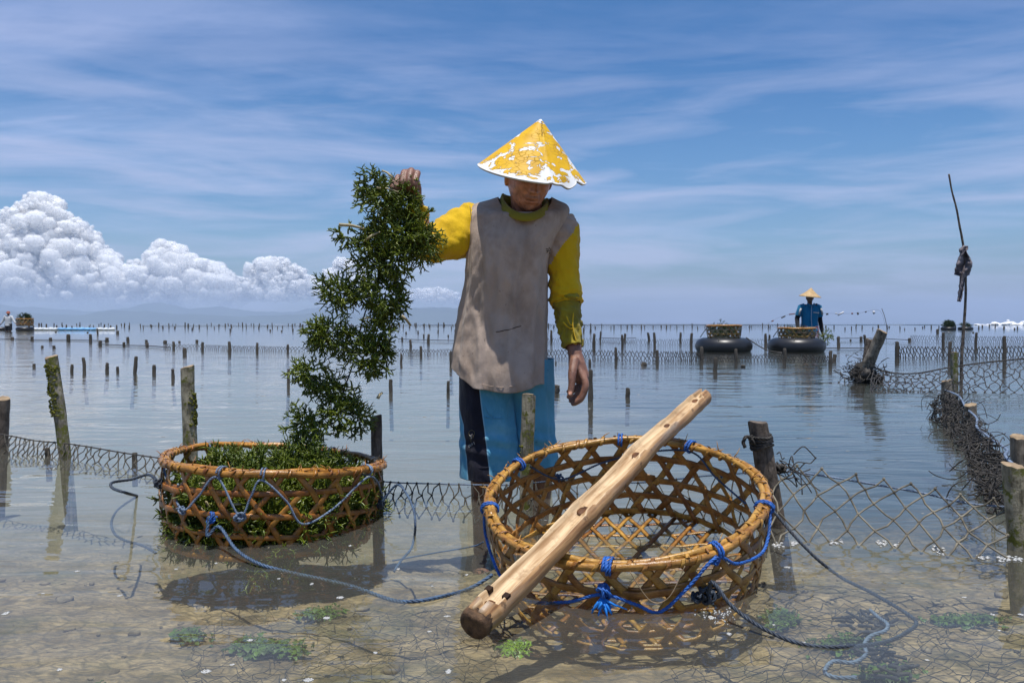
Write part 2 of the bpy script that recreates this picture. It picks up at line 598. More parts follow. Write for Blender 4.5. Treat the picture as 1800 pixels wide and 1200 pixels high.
def make_clouds():
    Yc = 30000.0
    k = Yc / F
    rd = random.Random(5)
    prof = [(-70, 380), (-30, 372), (0, 376), (22, 372), (45, 346), (72, 331), (100, 338), (122, 368), (150, 384), (178, 420), (214, 452), (248, 468),
            (272, 440), (290, 414), (318, 424), (345, 446), (378, 452), (412, 476), (424, 520)]
    prof2 = [(436, 500), (446, 458), (466, 446), (498, 444), (530, 464), (556, 486), (575, 520)]
    prof3 = [(578, 470), (600, 446), (628, 452), (650, 480), (660, 520)]
    prof4 = [(700, 520), (716, 504), (745, 498), (780, 500), (806, 506), (814, 526)]
    bank = (('cumulus_cloud', prof, 535, 3600, 13, 'tall white cumulus bank with two towers low over the hills left of the hanging seaweed'),
            ('cumulus_cloud', prof2, 527, 800, 9, 'small cumulus heap right of the tall bank and left of the hanging seaweed'),
            ('cumulus_cloud', prof3, 527, 420, 8, 'small bright cumulus puff mostly hidden behind the hanging seaweed'),
            ('cumulus_cloud', prof4, 534, 520, 5.5, 'low faint cumulus between the hanging seaweed and the grey shirt'))
    def cloud_mat(name, dens):
        m, t, o = new_mat(name)
        b = N(t, 'ShaderNodeBsdfPrincipled', {'Base Color': (0.99, 0.985, 0.98), 'Roughness': 1.0, 'Specular IOR Level': 0.0, 'Subsurface Weight': 1.0, 'Subsurface Scale': 2000.0})
        b.inputs['Subsurface Radius'].default_value = (1.0, 1.0, 1.0)
        tc = t.nodes.new('ShaderNodeTexCoord').outputs['Object']
        z = N(t, 'ShaderNodeSeparateXYZ', {'Vector': tc}).outputs[2]
        rise = math_(t, 'DIVIDE', math_(t, 'SUBTRACT', z, 750.0), 1500.0)
        thin = noise_(t, tc, 0.0011, 6, 0.65)
        a = math_(t, 'ADD', math_(t, 'MULTIPLY', rise, 1.3), math_(t, 'MULTIPLY', math_(t, 'SUBTRACT', thin, 0.5), 2.2))
        a = math_(t, 'ADD', a, 0.25, clamp=True)
        if dens < 1:
            a = math_(t, 'MULTIPLY', math_(t, 'MULTIPLY', a, dens), ramp(t, noise_(t, tc, 0.0022, 6, 0.7), [(0.35, 0.0), (0.65, 1.0)]))
        tr = N(t, 'ShaderNodeBsdfTransparent')
        tl = N(t, 'ShaderNodeBsdfTranslucent', {'Color': (0.98, 0.98, 0.98)})
        body = N(t, 'ShaderNodeMixShader', {0: 0.25})
        t.links.new(b.outputs[0], body.inputs[1])
        t.links.new(tl.outputs[0], body.inputs[2])
        mx = N(t, 'ShaderNodeMixShader', {0: a})
        t.links.new(tr.outputs[0], mx.inputs[1])
        t.links.new(body.outputs[0], mx.inputs[2])
        t.links.new(mx.outputs[0], o.inputs[0])
        return m
    m = cloud_mat('cloud_white', 1.0)
    m_wisp = cloud_mat('cloud_wisp', 0.40)
    for nm, pr, base, cnt, rmax, lab in bank:
        mb = MB()
        px0, px1 = pr[0][0], pr[-1][0]
        X = [p[0] for p in pr]
        T = [p[1] for p in pr]
        for _ in range(cnt):
            x = rd.uniform(px0, px1)
            top = float(np.interp(x, X, T)) + 8
            if base - top < 6:
                continue
            u = rd.random() ** 0.75
            y = base - u * (base - top)
            r = rmax * (0.17 + 1.1 * rd.random() ** 4) * (0.8 + 0.5 * (1 - u)) * min(1.0, 0.5 + (base - top) / 90)
            y = max(y, top + r * 0.9)
            dep = rd.gauss(0, 1) * 16 - (1 - u) * 0.95 * (base - top) * rd.uniform(0.6, 1.0)
            mb.ball((x, dep, base - y), (r * rd.uniform(0.9, 1.3), r, r * rd.uniform(0.7, 0.95)), 8, 5)
        me = remeshed(mb, 1.0 if cnt > 1000 else 0.75, 10, [m])
        n = len(me.vertices)
        co = np.empty(n * 3)
        no = np.empty(n * 3)
        me.vertices.foreach_get('co', co)
        me.vertices.foreach_get('normal', no)
        co = co.reshape(-1, 3)
        no = no.reshape(-1, 3)
        disp = np.empty(n)
        for i in range(n):
            p = Vector(co[i])
            v_ = 0.0
            amp, fq = 3.4, 0.075
            for k_ in range(4):
                v_ += amp * (0.55 - abs(mn.noise(p * fq + Vector((k_ * 7.1, k_ * 3.3, 2.0)))) * 2.0)
                amp *= 0.46
                fq *= 2.05
            disp[i] = v_
        co = co + no * disp[:, None]
        cloud = None
        for lift, mat_ in ((0.0, m), (1.6, m_wisp)):
          out = np.empty_like(co)
          cl = co + no * lift
          out[:, 0] = (cl[:, 0] - 900) * k
          out[:, 1] = Yc + cl[:, 1] * k
          out[:, 2] = (568 - base + cl[:, 2]) * k
          me2 = me if lift == 0 else me.copy()
          me2.materials.clear()
          me2.materials.append(mat_)
          me2.vertices.foreach_set('co', out.reshape(-1))
          me2.update()
          if lift == 0:
              cloud = tag(link(nm, me2), lab, 'cloud', 'cumulus clouds over the hills', kind='structure')
          else:
              link('wisps', me2, cloud)


make_clouds()


def make_haze():
    m, t, o = new_mat('sea_air')
    v = N(t, 'ShaderNodeVolumePrincipled', {'Color': (0.53, 0.66, 0.90), 'Density': 0.85e-4, 'Anisotropy': 0.1})
    t.links.new(v.outputs[0], o.inputs['Volume'])
    mb = MB()
    mb.box((0, 500, 235), (39500, 38500, 500))
    tag(build('haze', mb, m, smooth=False), kind='stuff')


make_haze()


def make_surf():
    m = surf_mat('surf_white', (0.85, 0.86, 0.88), 0.8, 0.3, 0.08, 0.6)
    mb = MB()
    rd = random.Random(3)
    for k in range(420):
        px = rd.choice([rd.uniform(1742, 1830), rd.uniform(1712, 1850)])
        if px < 1735 and rd.random() < 0.5:
            px = rd.uniform(1714, 1728)
        hh = 1.0 if px > 1745 else 0.35
        Y = 250 + rd.uniform(-5, 5)
        r = rd.uniform(0.12, 0.45) * (0.5 + hh)
        z = abs(rd.gauss(0, 1)) * 0.50 * hh * (0.6 + 0.5 * math.sin(px * 0.21))
        mb.ball(WZ(px, max(0.05, z), Y), (r * 1.7, r, r * 0.7), 8, 5, 0, None, 0.4)
    tag(build('breaking_wave', mb, m), 'white line of surf breaking on the reef at the horizon far right', 'wave', kind='structure')
    # swell standing up before it breaks, a dark line along the reef
    m2 = surf_mat('reef_swell', (0.035, 0.06, 0.085), 0.35, 0.5, 0.3, 0.2)
    mb = MB()
    xs = np.linspace(610, 1900, 160)
    rings = []
    for x in xs:
        Y = 262 + 6 * fbm(x * 0.01, 0.2, 1.0, 2)
        h = (0.16 + 0.10 * fbm(x * 0.02, 4.0, 1.0, 3)) * min(1.0, (x - 605) / 200)
        rings.append([WZ(x, zz * h, Y + yy) for yy, zz in ((-2.4, -0.2), (-0.7, 0.55), (0, 1), (1.2, 0.6), (3.0, -0.2))])
    mb.loft(rings)
    tag(build('reef_swell', mb, m2), 'dark low line of swell along the reef under the horizon', 'wave', kind='structure')


make_surf()


# ------------------------------------------------------------------ materials of the things
def wood_mat(name, col, dark, moss=0.0, wet=True):
    m, t, o = new_mat(name)
    tc = t.nodes.new('ShaderNodeTexCoord').outputs['Object']
    v = mapping(t, tc, (1, 1, 0.22))
    c = mixc(t, ramp(t, noise_(t, v, 55, 6, 0.65), [(0.35, 0), (0.65, 1)]), dark, col)
    blot = ramp(t, noise_(t, tc, 26, 5, 0.6), [(0.44, 0), (0.60, 1)])
    c = mixc(t, math_(t, 'MULTIPLY', blot, 0.55), c, tuple(min(1, x * 1.7 + 0.03) for x in col))
    crack = ramp(t, noise_(t, mapping(t, tc, (1, 1, 0.1)), 95, 4, 0.6), [(0.30, 1), (0.40, 0)])
    c = mixc(t, math_(t, 'MULTIPLY', crack, 0.8), c, tuple(x * 0.25 for x in dark))
    if moss:
        mo = ramp(t, noise_(t, tc, 30, 6, 0.7), [(0.56 - moss * 0.25, 0), (0.62 - moss * 0.2, 1)])
        c = mixc(t, mo, c, mixc(t, noise_(t, tc, 120, 3), (0.035, 0.045, 0.006), (0.20, 0.20, 0.03)))
    b = N(t, 'ShaderNodeBsdfPrincipled', {'Base Color': c, 'Roughness': 0.75, 'Specular IOR Level': 0.35})
    hgt = math_(t, 'ADD', noise_(t, v, 60, 6, 0.7), math_(t, 'MULTIPLY', noise_(t, tc, 150, 4, 0.7), 0.5))
    bn = N(t, 'ShaderNodeBump', {'Strength': 0.9, 'Distance': 0.006, 'Height': hgt})
    t.links.new(bn.outputs[0], b.inputs['Normal'])
    t.links.new(b.outputs[0], o.inputs[0])
    return m


M_bark = wood_mat('grey_bark', (0.23, 0.19, 0.14), (0.07, 0.055, 0.04))
M_bark_dark = wood_mat('dark_wet_bark', (0.13, 0.10, 0.075), (0.03, 0.024, 0.018))
M_bark_moss = wood_mat('mossy_bark', (0.27, 0.235, 0.18), (0.10, 0.085, 0.06), 0.35)
M_bark_pale = wood_mat('pale_lichen_bark', (0.33, 0.29, 0.20), (0.07, 0.06, 0.035), 0.12)
M_cutwood = surf_mat('cut_wood', (0.42, 0.31, 0.19), 0.8, 0.3, 0.5, 40, (1, 1, 1), (0.20, 0.14, 0.085), 0.5, 120)
M_stake = wood_mat('stake_wood', (0.10, 0.082, 0.062), (0.028, 0.023, 0.018))
M_moss = surf_mat('moss_tufts', (0.22, 0.21, 0.035), 0.9, 0.2, 0.7, 70, (1, 1, 1), (0.05, 0.06, 0.01), 0.8, 200, 0.004)
M_net = surf_mat('net_cord', (0.115, 0.10, 0.075), 0.8, 0.3, 0.6, 30, (1, 1, 1), (0.03, 0.028, 0.024), 0.6, 300, 0.001)
M_net_pale = surf_mat('net_cord_silted', (0.27, 0.24, 0.18), 0.8, 0.3, 0.6, 22, (1, 1, 1), (0.07, 0.062, 0.047), 0.6, 300, 0.001)
M_net_dark = surf_mat('net_cord_dark', (0.075, 0.066, 0.058), 0.7, 0.4, 0.6, 40, (1, 1, 1), (0.018, 0.017, 0.016), 0.6, 300, 0.001)
M_rope_blue = surf_mat('blue_rope', (0.02, 0.14, 0.52), 0.55, 0.5, 0.4, 60, (1, 1, 1), (0.012, 0.07, 0.27), 0.5, 400, 0.0008)
M_rope_dim = surf_mat('faded_blue_rope', (0.075, 0.14, 0.24), 0.6, 0.5, 0.4, 50, (1, 1, 1), (0.03, 0.05, 0.09), 0.5, 400, 0.0008)
M_rope_dark = surf_mat('dark_rope', (0.045, 0.065, 0.095), 0.6, 0.5, 0.5, 50, (1, 1, 1), (0.015, 0.02, 0.03), 0.5, 400, 0.0008)
M_rope_grey = surf_mat('grey_blue_rope', (0.22, 0.29, 0.40), 0.6, 0.4, 0.4, 50, (1, 1, 1), (0.10, 0.13, 0.19), 0.5, 400, 0.0008)
M_rubber = surf_mat('black_rubber', (0.022, 0.022, 0.024), 0.38, 0.5, 0.3, 3, (1, 1, 1), (0.012, 0.012, 0.014), 0.15, 60, 0.002)


def bamboo_mat(name, col, dark, gloss=0.28):
    m, t, o = new_mat(name)
    tc = t.nodes.new('ShaderNodeTexCoord').outputs['Object']
    info = t.nodes.new('ShaderNodeObjectInfo').outputs['Random']
    f = ramp(t, noise_(t, tc, 26, 5, 0.6), [(0.36, 0), (0.66, 1)])
    c = mixc(t, f, dark, col)
    fib = ramp(t, noise_(t, mapping(t, tc, (1, 1, 5)), 90, 4, 0.6), [(0.38, 0), (0.55, 1)])
    c = mixc(t, math_(t, 'MULTIPLY', math_(t, 'SUBTRACT', 1.0, fib), 0.45), c, tuple(x * 0.35 for x in dark))
    spot = ramp(t, noise_(t, tc, 13, 6, 0.7), [(0.60, 0), (0.70, 1)])
    c = mixc(t, math_(t, 'MULTIPLY', spot, 0.6), c, tuple(x * 0.28 for x in dark))
    hv = N(t, 'ShaderNodeHueSaturation', {'Hue': math_(t, 'ADD', 0.488, math_(t, 'MULTIPLY', info, 0.024)),
                                          'Value': math_(t, 'ADD', 0.72, math_(t, 'MULTIPLY', info, 0.5)), 'Color': c}).outputs[0]
    b = N(t, 'ShaderNodeBsdfPrincipled', {'Base Color': hv, 'Roughness': gloss, 'Specular IOR Level': 0.5})
    bn = N(t, 'ShaderNodeBump', {'Strength': 0.5, 'Distance': 0.002, 'Height': noise_(t, mapping(t, tc, (1, 1, 4)), 120, 5, 0.6)})
    t.links.new(bn.outputs[0], b.inputs['Normal'])
    t.links.new(b.outputs[0], o.inputs[0])
    return m


M_cane_a = bamboo_mat('orange_cane', (0.54, 0.235, 0.038), (0.24, 0.088, 0.014))
M_cane_b = bamboo_mat('honey_cane', (0.56, 0.285, 0.065), (0.25, 0.105, 0.022))
M_cane_rim = bamboo_mat('rim_cane', (0.46, 0.19, 0.036), (0.19, 0.07, 0.013))
M_cane_far = bamboo_mat('grey_cane', (0.34, 0.25, 0.13), (0.14, 0.095, 0.045))


# ------------------------------------------------------------------ posts
def post_mesh(base, top, r0, r1, seed, sides=14, rings=16, rough=0.10, bend=0.0, cut=True, tilt=0.25):
    rd = random.Random(seed)
    mb = MB()
    base, top = Vector(base), Vector(top)
    ax = (top - base).normalized()
    nx = ax.cross(Vector((0, 1, 0))).normalized()
    ny = ax.cross(nx)
    L = (top - base).length
    rs = []
    for i in range(rings + 1):
        s = i / rings
        c = base + ax * (L * s) + nx * (bend * math.sin(math.pi * s))
        rr = r0 + (r1 - r0) * s
        ring = []
        for k in range(sides):
            a = 2 * math.pi * k / sides
            q = rr * (1 + rough * mn.noise(Vector((math.cos(a) * 1.4, math.sin(a) * 1.4, s * L * 9 + seed * 3.3))) +
                      0.5 * rough * mn.noise(Vector((math.cos(a) * 4, math.sin(a) * 4, s * L * 26 + seed))))
            p = c + nx * (q * math.cos(a)) + ny * (q * math.sin(a))
            if i == rings:
                p += ax * (rr * tilt * math.cos(a + seed) + rr * 0.10 * rd.uniform(-1, 1))
            ring.append(p)
        rs.append(ring)
    top_r = [[(p - c) * 0.86 + c + ax * rr * 0.10 for p in rs[-1]]]
    mid = [[(p - c) * 0.35 + c + ax * rr * 0.12 for p in rs[-1]]]
    mb.loft(rs, True, False, 0)
    mb.loft([rs[-1]] + top_r + mid, False, True, 1 if cut else 0)
    return mb


def post(px_top, py_top, px_base, py_base, wpx, label, mats, seed, group='fence posts standing in the shallows', bend=0.0, depth=0.4, wtop=None, name='post',
         Y=None, rough=0.12):
    """Mossy or bare wooden post; returns the root, base point and top point."""
    b = G(px_base, py_base) if Y is None else W(px_base, py_base, Y)
    tp = W(px_top, py_top, b.y)
    r = wpx / 2 / F * b.y
    r1 = (wtop or wpx) / 2 / F * b.y
    ax = (tp - b)
    down = b - ax * (depth / max(ax.z, 0.05))
    root = empty(name, b, label, 'post', group)
    build('trunk', post_mesh(down, tp, r, r1, seed, bend=bend, rough=rough), mats, root)
    return root, b, tp, r


def moss_on(root, b, tp, r, s0, s1, n, seed, side=None):
    rd = random.Random(seed)
    mb = MB()
    ax = tp - b
    an = ax.normalized()
    nx = an.cross(Vector((0, 1, 0))).normalized()
    ny = an.cross(nx)
    for _ in range(n):
        s = rd.uniform(s0, s1)
        a = rd.uniform(0, 6.283) if side is None else rd.gauss(side, 0.7)
        q = r * rd.uniform(0.92, 1.08)
        c = b + ax * s + nx * q * math.cos(a) + ny * q * math.sin(a)
        k = r * rd.uniform(0.08, 0.26)
        mb.ball(c, (k, k, k * rd.uniform(0.6, 1.2)), 6, 4, 0, None, 0.8, 9)
    build('moss', mb, M_moss, root)


post(6, 700, 2, 785, 22, 'bare dark grey post cut off by the left edge of the water fence', [M_bark_dark, M_cutwood], 1)
p = post(90, 627, 110, 800, 20, 'tall leaning post thick with green moss left of the filled basket', [M_bark_moss, M_cutwood], 2, bend=-0.012)
moss_on(p[0], p[1], p[2], p[3], 0.40, 0.93, 420, 4)
p = post(329, 645, 336, 832, 23, 'pale upright post with a moss patch right behind the filled basket', [M_bark_pale, M_cutwood], 3)
moss_on(p[0], p[1], p[2], p[3], 0.45, 0.75, 170, 5, 3.4)
post(661, 731, 664, 874, 20, 'plain grey post behind the right end of the filled basket', [M_bark_dark, M_cutwood], 4)
p = post(930, 695, 924, 893, 25, 'lichen covered post standing in front of the blue shorts', [M_bark_pale, M_cutwood], 5, rough=0.2)
moss_on(p[0], p[1], p[2], p[3], 0.25, 0.6, 40, 8, -1.0)
POST_R = post(1332, 742, 1364, 925, 38, 'thick dark leaning post with cord wound below its top beside the empty basket', [M_bark_dark, M_bark_dark], 6, wtop=32, rough=0.2)
mb = MB()
for k in range(5):
    c = POST_R[1] + (POST_R[2] - POST_R[1]) * (0.86 - 0.022 * k)
    ring = [c + Vector((math.cos(a) * 0.031, math.sin(a) * 0.033, 0.004 * math.sin(a * 2 + k) + 0.006 * math.cos(a))) for a in np.linspace(0, 6.1, 22)]
    twisted(mb, ring, 0.0042, None, 0, 4)
e = POST_R[1] + (POST_R[2] - POST_R[1]) * 0.84
twisted(mb, [e + Vector((-0.028, -0.02, 0.0)), e + Vector((-0.05, -0.03, 0.012)), e + Vector((-0.06, -0.03, -0.004)), e + Vector((-0.055, -0.035, -0.02))], 0.006, None, 0, 4)
knot(mb, e + Vector((-0.03, -0.022, 0)), 0.010, 0, 4, 3)
build('tie_cord', mb, M_net_dark, POST_R[0])
POST_E = post(1781, 817, 1790, 965, 35, 'stout sawn post at the right end of the near net', [M_bark_pale, M_cutwood], 7)
post(1790, 767, 1793, 862, 26, 'smooth brown post just behind the stout sawn post', [M_bark, M_cutwood], 8)
POST_C = post(1706, 711, 1708, 765, 19, 'short brown post along the heaped dark net', [M_bark, M_cutwood], 9)
POST_B = post(1664, 669, 1666, 728, 17, 'short sawn post where the heaped dark net begins', [M_bark, M_cutwood], 10)
p = post(1677, 620, 1678, 682, 12, 'slim mossy post behind the start of the heaped net', [M_bark_moss, M_cutwood], 11)

# the leaning stick with flotsam round its foot
b = G(1512, 672)
root = empty('leaning_stake', b, 'stout stick leaning right with a tangle of weed round its foot', 'stake')
build('trunk', post_mesh(b + (b - W(1552, 580, b.y - 0.2)) * 0.3, W(1551, 582, b.y - 0.2), 0.058, 0.052, 12, rough=0.15), [M_bark, M_cutwood], root)
build('brace', post_mesh(b + Vector((0.02, 0.1, -0.3)), W(1528, 597, b.y + 0.1), 0.036, 0.034, 13), [M_bark_dark, M_cutwood], root)
mb = MB()
rd = random.Random(21)
for _ in range(260):
    c = b + Vector((rd.gauss(0.02, 0.10), rd.gauss(0, 0.08), abs(rd.gauss(0.05, 0.10))))
    d = Vector((rd.gauss(0, 1), rd.gauss(0, 1), rd.gauss(0, 0.8))).normalized()
    L = rd.uniform(0.03, 0.13)
    mid = c + d * L * 0.5 + Vector((rd.gauss(0, 0.02), rd.gauss(0, 0.02), rd.gauss(0, 0.02)))
    mb.tube([c, mid, c + d * L], [0.0042, 0.0034, 0.002], 4)
for _ in range(26):
    c = b + Vector((rd.gauss(0.02, 0.07), rd.gauss(0, 0.06), abs(rd.gauss(0.04, 0.09))))
    mb.ball(c, rd.uniform(0.025, 0.055), 7, 5, 0, None, 0.9, 6)
build('weed_tangle', mb, M_net_dark, root)

# the tall thin marker pole and its rag
b = G(1691, 672)
root = empty('marker_pole', b, 'tall thin crooked pole carrying a torn rag on the right', 'pole')
mb = MB()
pts = [W(x, y, b.y) for x, y in ((1690, 720), (1690, 640), (1693, 590), (1697, 530), (1697, 480), (1694, 437), (1687, 398), (1681, 365), (1673, 335), (1668, 306))]
rr = [0.016, 0.016, 0.0145, 0.013, 0.012, 0.0115, 0.0105, 0.0095, 0.0085, 0.009]
sp = spline(pts, 5)
mb.tube(sp, np.interp(np.linspace(0, 9, len(sp)), range(10), rr), 8, rnd=0.10)
build('shaft', mb, M_bark_dark, root)
M_rag = surf_mat('rag_cloth', (0.30, 0.26, 0.27), 0.85, 0.2, 0.6, 14, (1, 1, 1), (0.10, 0.088, 0.095), 0.5, 60, 0.004)


def rag(name, outline, Y, seed, nu=12, nv=22, amp=0.035):
    """A crumpled hanging cloth: rows of (y, x left, x right)."""
    ys = np.linspace(outline[0][0], outline[-1][0], nv)
    xl = np.interp(ys, [o[0] for o in outline], [o[1] for o in outline])
    xr = np.interp(ys, [o[0] for o in outline], [o[2] for o in outline])
    mb_ = MB()
    for j in range(nv):
        for i in range(nu):
            u = i / (nu - 1)
            x = xl[j] + (xr[j] - xl[j]) * u + 1.6 * mn.noise(Vector((u * 4, j * 0.5, seed)))
            p_ = W(x, ys[j] + 1.5 * mn.noise(Vector((u * 5, j * 0.3, seed + 4))), Y + amp * math.sin(u * 9 + j * 0.23 + seed) + amp * mn.noise(Vector((u * 6, j * 0.4, seed + 9))))
            mb_.v.append(tuple(p_))
    for j in range(nv - 1):
        for i in range(nu - 1):
            a = j * nu + i
            mb_.f.append((a, a + 1, a + nu + 1, a + nu))
            mb_.m.append(0)
    o = build(name, mb_, M_rag, root)
    s = o.modifiers.new('thick', 'SOLIDIFY')
    s.thickness = 0.004
    return o


rag('rag', [(437, 1691, 1697), (445, 1688, 1701), (462, 1682, 1709), (474, 1678, 1707), (482, 1677, 1703), (487, 1690, 1699)], b.y - 0.03, 1.0)
rag('rag', [(478, 1687, 1697), (500, 1686, 1695), (520, 1684, 1692), (530, 1683, 1688)], b.y - 0.05, 5.0, 8, 20, 0.02)
rag('rag', [(432, 1694, 1702), (438, 1686, 1702), (444, 1687, 1694)], b.y - 0.02, 8.0, 8, 8, 0.02)


# ------------------------------------------------------------------ stakes of the seaweed plots
def stake_meshes(n=6):
    out = []
    for s in range(n):
        rd = random.Random(100 + s)
        mb_ = MB()
        rings = []
        lean = Vector((rd.uniform(-0.10, 0.10), rd.uniform(-0.05, 0.05), 0))
        kink = rd.uniform(-0.06, 0.06)
        for i, z in enumerate((-3.0, -0.1, 0.15, 0.4, 0.65, 0.86, 0.97, 1.0)):
            ring = []
            for k in range(8):
                a = 2 * math.pi * k / 8
                q = 0.5 * (1 + 0.18 * rd.uniform(-1, 1)) * (1.0 if i < 6 else (0.9 if i == 6 else 0.55)) * (1.05 - 0.12 * max(0, z))
                ring.append(Vector((q * math.cos(a) + kink * math.sin(z * 3) * 2, q * math.sin(a), z)))
            rings.append(ring)
        mb_.loft(rings)
        out.append(mb_.mesh('stake', M_stake))
    return out


STAKE = stake_meshes()
srd = random.Random(77)
ORD = ['leftmost', 'second', 'third', 'fourth', 'fifth', 'sixth', 'seventh', 'eighth', 'ninth', 'tenth', 'eleventh', 'twelfth', 'thirteenth',
       'fourteenth', 'fifteenth', 'sixteenth', 'seventeenth', 'eighteenth', 'nineteenth', 'twentieth']


def stake(px, top, base, w, label, group, lean=0.0):
    b = G(px, base)
    h = (base - top) / F * b.y
    o = bpy.data.objects.new('stake', srd.choice(STAKE))
    COL.objects.link(o)
    o.location = b
    ww = w / F * b.y
    o.scale = (ww, ww, h)
    o.rotation_euler = (srd.uniform(-0.05, 0.05), lean + srd.uniform(-0.05, 0.05), srd.uniform(0, 6.28) if lean == 0 else 0)
    tag(o, label, 'stake', group)
    return o


def stake_row(where, group, items):
    items = sorted(items)
    for k, it in enumerate(items):
        px, top, base, w = it[:4]
        h = base - top
        size = 'stub' if h < 7 else ('short stake' if h < 14 else 'stake')
        nth = ORD[k] + (' from the left' if k else '')
        stake(px, top, base, w, '%s %s %s' % (nth, size, where), group, it[4] if len(it) > 4 else 0.0)


stake_row('in the water behind the tall mossy post', 'stakes behind the mossy posts',
          [(60, 639, 645, 5), (126, 640, 653, 5), (148, 628, 650, 6, -0.10), (188, 637, 651, 6), (207, 644, 653, 5), (237, 626, 655, 6.5, 0.10), (271, 641, 656, 6), (304, 648, 664, 6)])
stake_row('in the string of stubs below the floats', 'stubs along the sunken lines on the left',
          [(22, 592, 597, 5), (57, 591, 598, 5), (89, 593, 598, 5), (120, 587, 599, 6), (159, 587, 600, 5), (188, 593, 600, 6), (225, 592, 601, 5), (257, 597, 603, 5), (290, 598, 603, 6)])
stake_row('among the black stubs beyond the mossy posts', 'black stubs in open water on the left',
          [(74, 607, 611, 4), (95, 607, 612, 5), (176, 599, 607, 6), (218, 601, 608, 5), (259, 602, 609, 5), (172, 577, 588, 3, -0.12), (207, 581, 587, 5), (98, 582, 584, 3), (154, 583, 585, 3)])
stake_row('holding the low net left of the hanging seaweed', 'stakes of the low net left of the man',
          [(305, 600, 612, 5), (315, 599, 602, 4), (346, 597, 602, 5), (356, 601, 614, 5), (325, 611, 623, 7), (403, 600, 618, 5.5), (452, 602, 618, 4.5), (506, 605, 618, 4.5)])
stake_row('between the hanging seaweed and the grey shirt', 'stakes between the seaweed and the man',
          [(705, 622, 637, 4, 0.06), (740, 608, 624, 5), (707, 592, 599, 3), (722, 597, 609, 4.5), (753, 587, 602, 4.5), (745, 587, 593, 3), (714, 583, 587, 3), (793, 617, 640, 5), (687, 666, 689, 7), (788, 669, 690, 6), (507, 648, 674, 5)])
stake_row('beyond the bare hand and left of the black tubes', 'stakes between the hand and the tubes',
          [(969, 580, 599, 4), (1044, 586, 609, 5), (1055, 582, 599, 3, 0.1), (1094, 588, 608, 4.5), (1098, 586, 598, 4, 0.1), (1141, 584, 598, 4, -0.14), (1151, 584, 610, 4.5),
           (1196, 584, 599, 4), (1215, 585, 608, 5, 0.08), (1083, 610, 634, 5), (1155, 615, 636, 5.5), (1037, 631, 642, 5), (1103, 681, 698, 7.5), (1026, 576, 584, 3), (1038, 577, 584, 3)])
stake_row('standing around the two floating tubes', 'stakes in front of the tubes',
          [(1233, 609, 634, 7), (1257, 628, 651, 7), (1294, 613, 636, 6), (1379, 612, 635, 6), (1346, 586, 607, 5), (1352, 588, 600, 4), (1306, 641, 645, 8), (1460, 616, 640, 7), (1466, 622, 634, 7, 0.15)])
stake_row('in the far plots right of the man in blue', 'stakes of the far plots on the right',
          [(1474, 591, 607, 5), (1514, 591, 599, 5), (1522, 588, 607, 5, -0.15), (1529, 596, 613, 5, 0.15), (1577, 600, 628, 7), (1599, 594, 600, 5), (1648, 578, 586, 4), (1658, 584, 607, 5), (1715, 584, 609, 4.5),
           (1766, 590, 638, 6), (1669, 600, 636, 6, 0.08), (1495, 596, 599, 3), (1711, 583, 585, 3)])
stake(976, 676, 691, 13, 'squat cut stump leaning beside the edge of the blue shorts', 'stakes between the hand and the tubes', 0.12)
stake(1038, 649, 706, 8.5, 'tall thin cane standing up beside the fingers of the bare hand', 'stakes between the hand and the tubes')
stake(1131, 636, 642, 9, 'pale lump of flotsam between the cane and the net', 'stakes between the hand and the tubes', 0.3)
stake(977, 635, 640, 3, 'tiny dark stub left of the bare wrist', 'stakes between the hand and the tubes')
stake(84, 641, 643, 3, 'tiny speck of a stub beside the tall mossy post', 'black stubs in open water on the left')
stake(84, 786, 801, 9, 'dark low stub inside the left net next to the tall mossy post', 'stubs inside the left net')
stake(237, 795, 810, 9, 'dark round stub inside the left net next to the filled basket', 'stubs inside the left net')

# the long far rows along the horizon: too alike and too small to tell apart
frd = random.Random(9)
for x in np.arange(52, 842, 11.2):
    base = 575.5 + frd.uniform(-0.8, 3.0)
    stake(x + frd.uniform(-5, 5), base - frd.uniform(4, 9), base, frd.uniform(1.4, 2.6), 'thin dark stake in the far row along the horizon below the hills', 'far stakes below the hills', frd.gauss(0, 0.06))
for x in np.arange(60, 842, 17.0):
    base = 572.3 + frd.uniform(-0.5, 0.9)
    stake(x + frd.uniform(-8, 8), base - frd.uniform(2.5, 5.5), base, frd.uniform(1.0, 1.8), 'tiny stake in the farthest row below the hills', 'farthest stakes below the hills', frd.gauss(0, 0.05))
for x, y in [(338, 580), (475, 582), (495, 583), (515, 582), (529, 584), (560, 581), (405, 583), (700, 583), (735, 586), (770, 585), (800, 582), (788, 592)]:
    stake(x, y - frd.uniform(2.5, 6), y, 2.6, 'small scattered stub in front of the far row below the hills', 'scattered stubs below the hills')
for x in np.arange(962, 1420, 11.0):
    base = 576.5 + frd.uniform(-0.6, 1.6)
    stake(x + frd.uniform(-5, 5), base - frd.uniform(4, 8.5), base, frd.uniform(1.3, 2.2), 'thin stake in the far row between the man and the worker in blue', 'far stakes right of the man', frd.gauss(0, 0.06))
for x in np.arange(1455, 1800, 12.5):
    base = 577.0 + frd.uniform(-1.5, 3.0)
    stake(x + frd.uniform(-6, 6), base - frd.uniform(3, 7.5), base, frd.uniform(1.5, 2.6), 'thin stake in the far row right of the worker in blue', 'far stakes on the right', frd.gauss(0, 0.06))


